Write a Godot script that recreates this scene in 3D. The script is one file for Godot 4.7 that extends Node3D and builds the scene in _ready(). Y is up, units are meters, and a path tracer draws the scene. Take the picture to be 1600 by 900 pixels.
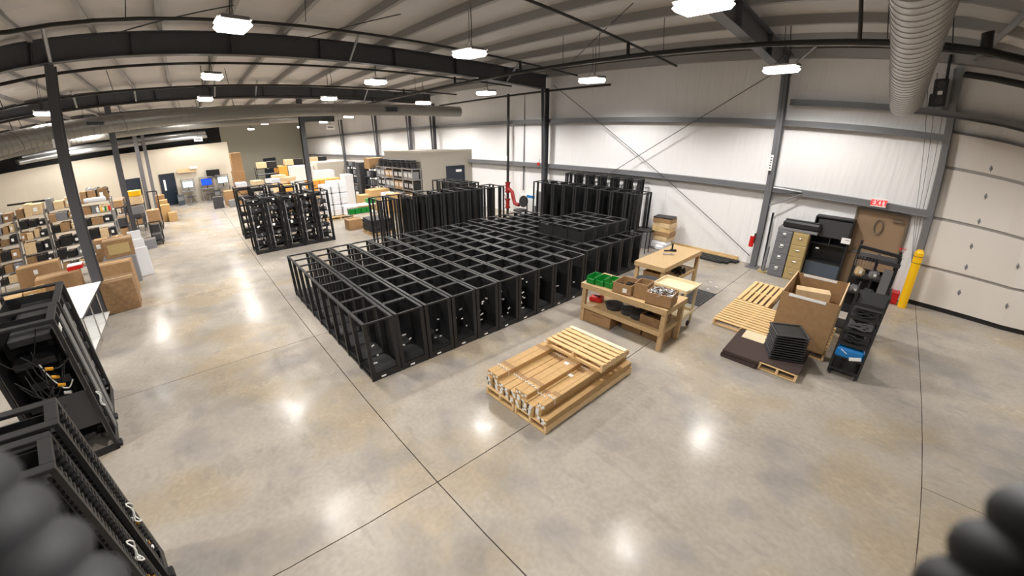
extends Node3D
# An assembly warehouse: rows of black rack frames on a polished concrete floor under a low pitched steel roof.
# Positions are metres in the plan of the hall: x along the back wall, z across the hall, y up.
# bow() lays that plan out as the photograph shows the hall: walls, beams and rows very slightly arched.

const G := 1.12
const BX := [-0.6753, -0.4444, -7.3163, 0.2360, 1.5995, -0.4613, 0.6974, -1.0225, 0.8148, -0.2408, 16.1988, -42.1854, 13.6721, -22.0063, 7.8529, 12.8092, -100.2113, 1.7972, 8.6431, 4.5152]
const BY := [4.6509, -10.3630, 3.3795, -5.5747, 1.5600, 2.9315, -20.6322, 0.7681, 1.7391, 1.6097]
const BZ := [-0.4910, 9.8347, -30.7620, 7.6118, 1.2469, -13.2594, 4.1304, -0.8060, 7.2171, -0.3326, -1.8549, -46.2864, 0.3288, 1.7728, 4.4852, -0.4601, -4.4203, 3.1442, 0.0570, -0.1927]
const BD := [1.0, -2.0070, 1.6145, -1.3636, 0.4349, 0.8709, -4.1524, -0.2589, 0.5540, 2.2168]
const ORD := ["first", "second", "third", "fourth", "fifth", "sixth", "seventh", "eighth", "ninth", "tenth", "eleventh", "twelfth", "thirteenth", "fourteenth", "fifteenth", "sixteenth", "seventeenth", "eighteenth"]
const WALL := -12.65

var M := {}
var cache := {}
var used := {}
var rng := RandomNumberGenerator.new()


# ---------------------------------------------------------------- the plan of the hall
func bow(p: Vector3) -> Vector3:
	var q := p
	q.x = clampf(q.x, -54.0, 3.6)
	var far0 := 1.6 - (q.x + 2.0) * 0.55
	var far6 := -5.2 - (q.x - 1.0) * 0.85
	q.z = minf(q.z, lerpf(far0, far6, clampf(q.y / 6.0, 0.0, 1.0)))
	q.z = minf(q.z, 14.0)
	var a := q.x / 20.0
	var b := q.y / 5.0
	var c := q.z / 12.0
	var a2 := a * a
	var b2 := b * b
	var c2 := c * c
	var two := [1.0, c, c2, b, b * c, b2, a, a * c, a * b, a2]
	var three := [1.0, c, c2, c2 * c, b, b * c, b * c2, b2, b2 * c, b2 * b, a, a * c, a * c2, a * b, a * b * c, a * b2, a2, a2 * c, a2 * b, a2 * a]
	var x := 0.0
	var y := 0.0
	var z := 0.0
	var d := 0.0
	for i in 20:
		x += BX[i] * three[i]
		z += BZ[i] * three[i]
	for i in 10:
		y += BY[i] * two[i]
		d += BD[i] * two[i]
	return (Vector3(x, y * b, z) / d + (p - q) * 0.9) * G


func frame(p: Vector3, turn := 0.0) -> Transform3D:
	var e := 0.05
	var bx := (bow(p + Vector3(e, 0, 0)) - bow(p - Vector3(e, 0, 0))) / (2 * e)
	var by := (bow(p + Vector3(0, e, 0)) - bow(p - Vector3(0, e, 0))) / (2 * e)
	var bz := (bow(p + Vector3(0, 0, e)) - bow(p - Vector3(0, 0, e))) / (2 * e)
	bx.y = 0.0
	bz.y = 0.0
	return Transform3D(Basis(bx, by, bz) * Basis(Vector3.UP, turn), bow(p))


# ---------------------------------------------------------------- naming
func numbered(n: String) -> String:
	var k: int = used.get(n, 0)
	used[n] = k + 1
	return n if k == 0 else "%s_%03d" % [n, k]


func tag(o: Node, label := "", category := "", group := "", kind := "") -> Node:
	if label: o.set_meta("label", label)
	if category: o.set_meta("category", category)
	if group: o.set_meta("group", group)
	if kind: o.set_meta("kind", kind)
	return o


func thing(n: String, label: String, category: String, at: Vector3, turn := 0.0, group := "") -> Node3D:
	var o := Node3D.new()
	o.name = numbered(n)
	add_child(o)
	o.transform = frame(at, turn)
	tag(o, label, category, group)
	return o


func copy(src: Node3D, label: String, at: Vector3, turn := 0.0) -> Node3D:
	var o: Node3D = src.duplicate()
	var n := str(src.name).rstrip("0123456789").trim_suffix("_")
	o.name = numbered(n)
	add_child(o)
	o.transform = frame(at, turn)
	o.set_meta("label", label)
	return o


func part(p: Node, n: String, mesh: Mesh, mat: Material, at := Vector3.ZERO, rot := Vector3.ZERO) -> MeshInstance3D:
	var o := MeshInstance3D.new()
	o.name = n
	o.mesh = mesh
	o.material_override = mat
	o.position = at
	o.rotation = rot
	p.add_child(o, true)
	return o


# ---------------------------------------------------------------- shapes
func box(x: float, y: float, z: float, bevel := 0.0) -> Mesh:
	var key := "b%.3f,%.3f,%.3f,%.4f" % [x, y, z, bevel]
	if cache.has(key): return cache[key]
	var m: Mesh
	if bevel <= 0.0:
		var bm := BoxMesh.new()
		bm.size = Vector3(x, y, z)
		m = bm
	else:
		var st := SurfaceTool.new()
		st.begin(Mesh.PRIMITIVE_TRIANGLES)
		bevelled(st, Vector3.ZERO, Vector3(x, y, z), bevel)
		m = done(st)
	cache[key] = m
	return m


func tri(st: SurfaceTool, a: Vector3, b: Vector3, c: Vector3, out: Vector3) -> void:
	# winds the triangle so that its front (clockwise) side looks along out
	if (b - a).cross(c - a).dot(out) > 0.0:
		var t := b
		b = c
		c = t
	st.add_vertex(a)
	st.add_vertex(b)
	st.add_vertex(c)


func quad(st: SurfaceTool, a: Vector3, b: Vector3, c: Vector3, d: Vector3, out: Vector3) -> void:
	tri(st, a, b, c, out)
	tri(st, a, c, d, out)


func bevelled(st: SurfaceTool, at: Vector3, size: Vector3, bv: float) -> void:
	var h := size / 2.0
	bv = minf(bv, minf(h.x, minf(h.y, h.z)) * 0.9)
	st.set_smooth_group(-1)
	var ax := [Vector3.RIGHT, Vector3.UP, Vector3.BACK]
	for i in 3:
		var j := (i + 1) % 3
		var k := (i + 2) % 3
		for s in [-1.0, 1.0]:
			var n: Vector3 = ax[i] * s
			var c: Vector3 = at + ax[i] * s * h[i]
			var u: Vector3 = ax[j] * (h[j] - bv)
			var v: Vector3 = ax[k] * (h[k] - bv)
			quad(st, c - u - v, c + u - v, c + u + v, c - u + v, n)
		for s in [-1.0, 1.0]:
			for t in [-1.0, 1.0]:
				var e: Vector3 = ax[k] * (h[k] - bv)
				var p: Vector3 = at + ax[i] * s * h[i] + ax[j] * t * (h[j] - bv)
				var q: Vector3 = at + ax[i] * s * (h[i] - bv) + ax[j] * t * h[j]
				quad(st, p - e, p + e, q + e, q - e, ax[i] * s + ax[j] * t)
	for sx in [-1.0, 1.0]:
		for sy in [-1.0, 1.0]:
			for sz in [-1.0, 1.0]:
				var o := Vector3(sx, sy, sz)
				var c: Vector3 = at + Vector3(h.x * sx, h.y * sy, h.z * sz)
				tri(st, c - Vector3(0, sy, sz) * bv, c - Vector3(sx, 0, sz) * bv, c - Vector3(sx, sy, 0) * bv, o)


func bx(st: SurfaceTool, at: Vector3, size: Vector3) -> void:
	var h := size / 2.0
	st.set_smooth_group(-1)
	for i in 3:
		var n := Vector3.ZERO
		n[i] = 1.0
		var u := Vector3.ZERO
		u[(i + 1) % 3] = h[(i + 1) % 3]
		var v := Vector3.ZERO
		v[(i + 2) % 3] = h[(i + 2) % 3]
		for s in [-1.0, 1.0]:
			var c: Vector3 = at + n * s * h[i]
			quad(st, c - u - v, c + u - v, c + u + v, c - u + v, n * s)


func start() -> SurfaceTool:
	var st := SurfaceTool.new()
	st.begin(Mesh.PRIMITIVE_TRIANGLES)
	return st


func done(st: SurfaceTool) -> ArrayMesh:
	st.generate_normals()
	return st.commit()


func cyl(r: float, h: float, sides := 20, r2 := -1.0) -> Mesh:
	var key := "c%.3f,%.3f,%d,%.3f" % [r, h, sides, r2]
	if cache.has(key): return cache[key]
	var m := CylinderMesh.new()
	m.bottom_radius = r
	m.top_radius = r if r2 < 0.0 else r2
	m.height = h
	m.radial_segments = sides
	m.rings = 1
	cache[key] = m
	return m


func tube(st: SurfaceTool, pts: Array, r: float, sides := 8, closed := true) -> void:
	st.set_smooth_group(1)
	var rings := []
	var up := Vector3.UP
	for i in pts.size():
		var d: Vector3 = (pts[mini(i + 1, pts.size() - 1)] - pts[maxi(i - 1, 0)]).normalized()
		if absf(d.dot(up)) > 0.95: up = Vector3.RIGHT if absf(d.x) < 0.9 else Vector3.BACK
		var u := d.cross(up).normalized()
		var v := u.cross(d).normalized()
		up = v
		var ring := []
		for k in sides:
			var t := TAU * k / sides
			ring.append(pts[i] + (u * cos(t) + v * sin(t)) * r)
		rings.append(ring)
	for i in pts.size() - 1:
		var mid: Vector3 = (pts[i] + pts[i + 1]) / 2.0
		for k in sides:
			var a: Vector3 = rings[i][k]
			var b: Vector3 = rings[i][(k + 1) % sides]
			var c: Vector3 = rings[i + 1][(k + 1) % sides]
			var d: Vector3 = rings[i + 1][k]
			quad(st, a, b, c, d, (a + b + c + d) / 4.0 - mid)
	if closed:
		st.set_smooth_group(-1)
		for e in [0, pts.size() - 1]:
			var out: Vector3 = pts[0] - pts[1] if e == 0 else pts[e] - pts[e - 1]
			for k in sides - 2:
				tri(st, rings[e][0], rings[e][k + 1], rings[e][k + 2], out)


func bowed(pts: Array, step := 0.8) -> Array:
	var out := []
	for i in pts.size() - 1:
		var n := maxi(1, int(ceil(pts[i].distance_to(pts[i + 1]) / step)))
		for k in n:
			out.append(bow(pts[i].lerp(pts[i + 1], float(k) / n)))
	out.append(bow(pts[-1]))
	return out


# a straight block of the hall from corner o along eu, ev and en, divided along eu and ev and laid out with bow()
func block(st: SurfaceTool, o: Vector3, eu: Vector3, ev: Vector3, en: Vector3, nu: int, nv: int, nn := 1) -> void:
	st.set_smooth_group(-1)
	var dims := [[eu, nu], [ev, nv], [en, nn]]
	for f in 3:
		var a: Array = dims[f]
		var b: Array = dims[(f + 1) % 3]
		var c: Array = dims[(f + 2) % 3]
		for s in 2:
			var base: Vector3 = o + c[0] * float(s)
			var out := bow(base + (a[0] + b[0]) * 0.5 + c[0] * (0.02 if s else -0.02)) - bow(base + (a[0] + b[0]) * 0.5)
			var g := []
			for i in int(a[1]) + 1:
				var row := []
				for j in int(b[1]) + 1:
					row.append(bow(base + a[0] * (float(i) / a[1]) + b[0] * (float(j) / b[1])))
				g.append(row)
			for i in int(a[1]):
				for j in int(b[1]):
					quad(st, g[i][j], g[i + 1][j], g[i + 1][j + 1], g[i][j + 1], out)


func rooted(st: SurfaceTool, at: Vector3) -> Array:
	# commits the shape with its own origin at the given spot of the scene
	var m := done(st)
	var arr := m.surface_get_arrays(0)
	var v: PackedVector3Array = arr[Mesh.ARRAY_VERTEX]
	for i in v.size(): v[i] -= at
	arr[Mesh.ARRAY_VERTEX] = v
	var n := ArrayMesh.new()
	n.add_surface_from_arrays(Mesh.PRIMITIVE_TRIANGLES, arr)
	return [n, at]


func built(p: Node, n: String, st: SurfaceTool, mat: Material, at: Vector3) -> MeshInstance3D:
	var r := rooted(st, at)
	return part(p, n, r[0], mat, r[1] if p == self else r[1] - (p as Node3D).position)


func structure(n: String, st: SurfaceTool, mat: Material, at := Vector3.ZERO) -> MeshInstance3D:
	var o := built(self, numbered(n), st, mat, at)
	o.set_meta("kind", "structure")
	return o


func fixed(n: String, label: String, category: String, at: Vector3, group := "") -> Node3D:
	# a thing of the building whose parts are laid out with bow() in scene coordinates
	var o := Node3D.new()
	o.name = numbered(n)
	add_child(o)
	o.position = at
	tag(o, label, category, group)
	return o


# ---------------------------------------------------------------- materials
func mat(n: String, c: Color, rough := 0.7, metal := 0.0) -> StandardMaterial3D:
	var m := StandardMaterial3D.new()
	m.resource_name = n
	m.albedo_color = c
	m.roughness = rough
	m.metallic = metal
	M[n] = m
	return m


func noise(freq: float, seed_: int, oct := 4, kind := FastNoiseLite.TYPE_SIMPLEX_SMOOTH) -> FastNoiseLite:
	var f := FastNoiseLite.new()
	f.noise_type = kind
	f.frequency = freq
	f.seed = seed_
	f.fractal_octaves = oct
	return f


func noise_tex(freq: float, seed_: int, lo: Color, hi: Color, size := 256, oct := 4) -> NoiseTexture2D:
	var t := NoiseTexture2D.new()
	t.width = size
	t.height = size
	t.seamless = true
	t.noise = noise(freq, seed_, oct)
	var g := Gradient.new()
	g.set_color(0, lo)
	g.set_color(1, hi)
	t.color_ramp = g
	return t


func grained(n: String, lo: Color, hi: Color, rough: float, scale: Vector3, seed_: int, freq := 0.02) -> StandardMaterial3D:
	var m := mat(n, Color.WHITE, rough)
	m.albedo_texture = noise_tex(freq, seed_, lo, hi)
	m.uv1_triplanar = true
	m.uv1_scale = scale
	return m


func concrete() -> StandardMaterial3D:
	var n := 1024
	var big := noise(0.006, 11, 4).get_seamless_image(n, n)
	var mid := noise(0.022, 12, 5).get_seamless_image(n, n)
	var fine := noise(0.16, 13, 4).get_seamless_image(n, n)
	var rust := noise(0.0045, 17, 4).get_seamless_image(n, n)
	var blue := noise(0.011, 23, 5).get_seamless_image(n, n)
	var streak := noise(0.012, 31, 4).get_seamless_image(n, n)
	var im := Image.create(n, n, false, Image.FORMAT_RGB8)
	var ro := Image.create(n, n, false, Image.FORMAT_L8)
	for y in n:
		for x in n:
			var b := big.get_pixel(x, y).r
			var m := mid.get_pixel(x, y).r
			var f := fine.get_pixel(x, y).r
			var k := 0.94 + (b - 0.5) * 0.10 + (m - 0.5) * 0.06 + (f - 0.5) * 0.09
			var c := Color(0.675, 0.642, 0.60) * k
			var r := smoothstep(0.50, 0.85, rust.get_pixel(x, y).r + (m - 0.5) * 0.08)
			c = c.lerp(Color(0.65, 0.565, 0.43) * k, r * 0.42)
			var bl := smoothstep(0.55, 0.85, blue.get_pixel(x, y).r + (f - 0.5) * 0.12)
			c = c.lerp(Color(0.49, 0.49, 0.505) * k, bl * 0.28)
			var s := smoothstep(0.72, 0.9, m) * smoothstep(0.55, 0.75, f)
			c = c.lerp(Color(0.45, 0.42, 0.38), s * 0.3)
			var sc := smoothstep(0.60, 0.66, streak.get_pixel(x, (y * 5) % n).r) * smoothstep(0.5, 0.7, mid.get_pixel((x + 300) % n, y).r)
			c = c.lerp(Color(0.50, 0.49, 0.47), sc * 0.22)
			im.set_pixel(x, y, c)
			var q := 0.20 + (b - 0.5) * 0.08 + (m - 0.5) * 0.14 + (f - 0.5) * 0.06 + r * 0.05
			ro.set_pixel(x, y, Color(q, q, q))
	var mt := mat("polished_concrete", Color.WHITE, 1.0)
	mt.albedo_texture = ImageTexture.create_from_image(im)
	mt.roughness_texture = ImageTexture.create_from_image(ro)
	mt.roughness_texture_channel = BaseMaterial3D.TEXTURE_CHANNEL_RED
	mt.metallic_specular = 0.22
	mt.uv1_triplanar = true
	mt.uv1_world_triplanar = true
	mt.uv1_scale = Vector3(1, 1, 1) / 13.0
	mt.heightmap_enabled = true
	mt.heightmap_texture = ImageTexture.create_from_image(mid)
	mt.heightmap_scale = 0.08
	return mt


func vinyl(n: String, c: Color, rough: float, stretch: Vector3, depth: float, seed_: int) -> StandardMaterial3D:
	var m := mat(n, c, rough)
	m.uv1_triplanar = true
	m.uv1_world_triplanar = true
	m.uv1_scale = stretch
	m.heightmap_enabled = true
	m.heightmap_texture = noise_tex(0.012, seed_, Color.BLACK, Color.WHITE, 256, 3)
	m.heightmap_scale = depth
	return m


func glowing(n: String, c: Color, energy: float) -> StandardMaterial3D:
	var m := mat(n, c, 0.5)
	m.emission_enabled = true
	m.emission = c
	m.emission_energy_multiplier = energy
	return m


func materials() -> void:
	concrete()
	vinyl("wall_vinyl", Color(0.93, 0.925, 0.925), 0.42, Vector3(1.6, 0.12, 1.6), 1.6, 5)
	vinyl("roof_vinyl", Color(0.81, 0.795, 0.78), 0.5, Vector3(0.5, 0.5, 0.14), 2.0, 6)
	mat("frame_steel", Color(0.42, 0.42, 0.435), 0.5, 0.1)
	mat("dark_frame_steel", Color(0.29, 0.29, 0.305), 0.5, 0.1)
	mat("purlin_steel", Color(0.62, 0.615, 0.61), 0.5, 0.25)
	mat("galvanised", Color(0.66, 0.665, 0.67), 0.36, 0.75)
	mat("girt_steel", Color(0.53, 0.53, 0.545), 0.38, 0.45)
	mat("duct_metal", Color(0.74, 0.735, 0.73), 0.36, 0.35)
	mat("dull_duct", Color(0.56, 0.55, 0.53), 0.4, 0.35)
	mat("black_rubber", Color(0.10, 0.10, 0.105), 0.7)
	M.black_rubber.metallic_specular = 0.35
	mat("pipe_black", Color(0.14, 0.125, 0.115), 0.5)
	mat("cable_wire", Color(0.3, 0.3, 0.3), 0.5, 0.4)
	mat("black_metal", Color(0.12, 0.12, 0.125), 0.5)
	mat("black_plastic", Color(0.11, 0.11, 0.115), 0.5)
	mat("charcoal", Color(0.22, 0.22, 0.23), 0.5)
	mat("void_shade", Color(0.05, 0.05, 0.05), 0.9)  # near-black colour that paints the shade over the office partition
	mat("mid_grey", Color(0.48, 0.48, 0.49), 0.5)
	mat("cabinet_grey", Color(0.42, 0.42, 0.44), 0.45)
	mat("cabinet_tan", Color(0.66, 0.575, 0.39), 0.45)
	mat("silver", Color(0.8, 0.8, 0.8), 0.25, 0.9)
	mat("white_paint", Color(0.88, 0.875, 0.86), 0.5)
	mat("white_label", Color(0.93, 0.93, 0.92), 0.6)
	mat("white_cable", Color(0.9, 0.9, 0.88), 0.4)
	mat("cream_plastic", Color(0.86, 0.80, 0.66), 0.5)
	mat("door_panel", Color(0.87, 0.845, 0.815), 0.5)
	mat("door_seam", Color(0.62, 0.60, 0.58), 0.55)
	mat("door_brown", Color(0.56, 0.465, 0.365), 0.5)
	mat("frame_brown", Color(0.42, 0.37, 0.31), 0.5)
	mat("office_paint", Color(0.64, 0.615, 0.57), 0.6)
	mat("office_trim", Color(0.73, 0.70, 0.64), 0.6)
	mat("partition_paint", Color(0.80, 0.765, 0.70), 0.65)
	mat("far_wall_paint", Color(0.61, 0.60, 0.55), 0.65)
	mat("navy_door", Color(0.13, 0.17, 0.22), 0.45)
	mat("green_plastic", Color(0.05, 0.50, 0.17), 0.4)
	mat("red_paint", Color(0.78, 0.10, 0.08), 0.4)
	mat("valve_red", Color(0.55, 0.09, 0.08), 0.45)
	mat("yellow_paint", Color(0.95, 0.74, 0.02), 0.45)
	mat("blue_plastic", Color(0.08, 0.45, 0.72), 0.35)
	mat("blue_grey", Color(0.27, 0.31, 0.36), 0.5)
	mat("film_white", Color(0.86, 0.86, 0.87), 0.28)
	mat("brown_felt", Color(0.26, 0.205, 0.19), 0.95)
	mat("amber_box", Color(0.86, 0.60, 0.24), 0.7)
	mat("mesh_grey", Color(0.47, 0.47, 0.475), 0.5, 0.2)
	mat("brass", Color(0.85, 0.62, 0.2), 0.3, 0.9)
	mat("joint_filler", Color(0.42, 0.355, 0.27), 0.9)
	grained("pine", Color(0.80, 0.665, 0.455), Color(0.88, 0.755, 0.555), 0.65, Vector3(0.5, 7, 7), 41)
	grained("pine_cross", Color(0.86, 0.72, 0.52), Color(0.94, 0.82, 0.64), 0.65, Vector3(7, 7, 0.5), 43)
	grained("pale_pine", Color(0.93, 0.83, 0.66), Color(0.97, 0.89, 0.74), 0.65, Vector3(0.5, 7, 7), 44)
	grained("bench_pine", Color(0.70, 0.585, 0.42), Color(0.77, 0.655, 0.49), 0.5, Vector3(2.2, 2.2, 2.2), 45)
	grained("cardboard", Color(0.585, 0.455, 0.31), Color(0.64, 0.505, 0.355), 0.8, Vector3(1.5, 1.5, 1.5), 51)
	grained("kraft", Color(0.70, 0.56, 0.365), Color(0.75, 0.61, 0.41), 0.7, Vector3(1.5, 1.5, 1.5), 52)
	grained("cardboard_dark", Color(0.48, 0.37, 0.25), Color(0.58, 0.455, 0.315), 0.8, Vector3(1.5, 1.5, 1.5), 53)
	grained("cardboard_pale", Color(0.8, 0.69, 0.53), Color(0.86, 0.75, 0.59), 0.8, Vector3(1.5, 1.5, 1.5), 54)
	glowing("lamp_glow", Color(1.0, 0.98, 0.96), 9.0)
	glowing("exit_glow", Color(1.0, 0.12, 0.14), 1.6)
	glowing("screen_white", Color(0.75, 0.88, 1.0), 1.1)
	glowing("screen_blue", Color(0.05, 0.25, 1.0), 1.3)
	var gl := mat("clear_plastic", Color(0.9, 0.9, 0.9, 0.14), 0.1)
	gl.transparency = BaseMaterial3D.TRANSPARENCY_ALPHA


# ---------------------------------------------------------------- the building
func roof(z: float) -> float:
	return 6.12 + (minf(z, 2.5) + 12.6) * 0.03 - maxf(z - 2.5, 0.0) * 0.03


func lamp(at: Vector3, label: String, k: int) -> void:
	var o := thing("high_bay_lamp", label, "lamp", at, 0.0, "high bay lamps under the roof")
	part(o, "housing", box(0.70, 0.05, 0.50, 0.02), M.white_paint, Vector3(0, 0.085, 0))
	part(o, "lens", box(0.70, 0.12, 0.50, 0.055), M.lamp_glow, Vector3(0, 0.0, 0))
	for s in [-1, 1]:
		part(o, "end_cap", box(0.02, 0.06, 0.40, 0.006), M.mid_grey, Vector3(s * 0.345, 0.085, 0))
	var st := start()
	tube(st, [Vector3(-0.2, 0.07, 0), Vector3(0, 0.3, 0), Vector3(0.2, 0.07, 0)], 0.006, 5)
	tube(st, [Vector3(0, 0.3, 0), Vector3(0.02, 0.5, 0.01), Vector3(0, roof(at.z) - at.y, 0)], 0.007, 5)
	part(o, "hanger", done(st), M.cable_wire)
	var st2 := start()
	tube(st2, [Vector3(0.12, 0.07, 0.05), Vector3(0.16, 0.35, 0.05), Vector3(0.1, roof(at.z) - at.y, 0.02)], 0.009, 5)
	part(o, "cord", done(st2), M.black_plastic)
	var l := SpotLight3D.new()
	l.name = "lamp_light"
	l.light_size = 0.25
	l.spot_angle = 77.0
	l.spot_angle_attenuation = 0.45
	l.spot_attenuation = 2.0
	l.spot_range = 60.0
	l.light_energy = LAMP * pow(o.transform.basis.determinant(), 0.4)
	l.light_color = Color(1.0, 0.985, 0.965)
	l.shadow_enabled = true
	l.rotation = Vector3(-PI / 2, 0, 0)
	l.position = Vector3(0, -0.08, 0)
	o.add_child(l)


func steel_column(label: String, x: float, z: float, top: float, m: Material, group := "") -> void:
	var base := bow(Vector3(x, 0, z))
	var o := fixed("steel_column", label, "column", base, group)
	for s in [-1, 1]:
		var st := start()
		block(st, Vector3(x + s * 0.13 - 0.008, 0.02, z - 0.11), Vector3(0.016, 0, 0), Vector3(0, top, 0), Vector3(0, 0, 0.22), 1, 8)
		built(o, "flange", st, m, base)
	var w := start()
	block(w, Vector3(x - 0.122, 0.02, z - 0.006), Vector3(0.244, 0, 0), Vector3(0, top, 0), Vector3(0, 0, 0.012), 1, 8)
	built(o, "web", w, m, base)
	var b := start()
	block(b, Vector3(x - 0.2, 0, z - 0.18), Vector3(0.4, 0, 0), Vector3(0, 0, 0.36), Vector3(0, 0.02, 0), 1, 1)
	built(o, "base_plate", b, m, base)


func wall_column(label: String, x: float, top: float, m: Material) -> void:
	var base := bow(Vector3(x, 0, WALL + 0.3))
	var o := fixed("wall_column", label, "column", base)
	var z0 := WALL + 0.22
	var st := start()
	block(st, Vector3(x - 0.085, 0.02, z0), Vector3(0.17, 0, 0), Vector3(0, top, 0), Vector3(0, 0, 0.02), 1, 8)
	built(o, "outer_flange", st, m, base)
	st = start()
	block(st, Vector3(x - 0.085, 0.02, z0 + 0.13), Vector3(0.17, 0, 0), Vector3(0, top, 0.17), Vector3(0, 0, 0.02), 1, 8)
	built(o, "inner_flange", st, m, base)
	st = start()
	block(st, Vector3(x - 0.008, 0.02, z0 + 0.01), Vector3(0.016, 0, 0), Vector3(0, top, 0.0), Vector3(0, 0, 0.15), 1, 8)
	block(st, Vector3(x - 0.008, top * 0.4, z0 + 0.14), Vector3(0.016, 0, 0), Vector3(0, top * 0.6, 0.14), Vector3(0, 0, 0.09), 1, 6)
	built(o, "web", st, m, base)
	st = start()
	block(st, Vector3(x - 0.17, 0, z0 - 0.04), Vector3(0.34, 0, 0), Vector3(0, 0, 0.36), Vector3(0, 0.02, 0), 1, 1)
	built(o, "base_plate", st, m, base)


func rafter(label: String, x: float, z1: float, m: Material) -> void:
	var z0 := WALL + 0.25
	var at := bow(Vector3(x, 5.6, (z0 + z1) / 2))
	var o := fixed("roof_beam", label, "roof beam", at)
	var n := int((z1 - z0) / 0.7)
	var ya := 5.38
	var yb := 5.38 + (z1 - z0) * 0.0305
	var d := Vector3(0, yb - ya, z1 - z0)
	var st := start()
	block(st, Vector3(x - 0.12, ya, z0), Vector3(0.24, 0, 0), d, Vector3(0, 0.018, 0), 1, n)
	built(o, "bottom_flange", st, m, at)
	st = start()
	block(st, Vector3(x - 0.12, ya + 0.52, z0), Vector3(0.24, 0, 0), d, Vector3(0, 0.018, 0), 1, n)
	built(o, "top_flange", st, m, at)
	st = start()
	block(st, Vector3(x - 0.007, ya + 0.01, z0), Vector3(0.014, 0, 0), d, Vector3(0, 0.52, 0), 1, n)
	built(o, "web", st, m, at)
	for k in range(1, int((z1 - z0) / 2.2)):
		var z := z0 + k * 2.2
		st = start()
		block(st, Vector3(x - 0.11, ya + (z - z0) * 0.0305 + 0.015, z), Vector3(0.22, 0, 0), Vector3(0, 0.5, 0), Vector3(0, 0, 0.012), 1, 1)
		built(o, "stiffener", st, m, at)


func rod(n: String, label: String, cat: String, pts: Array, r: float, m: Material, group := "", sides := 8) -> MeshInstance3D:
	var st := start()
	var b := bowed(pts)
	tube(st, b, r, sides)
	var o := built(self, numbered(n), st, m, b[b.size() / 2])
	tag(o, label, cat, group)
	return o


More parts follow.
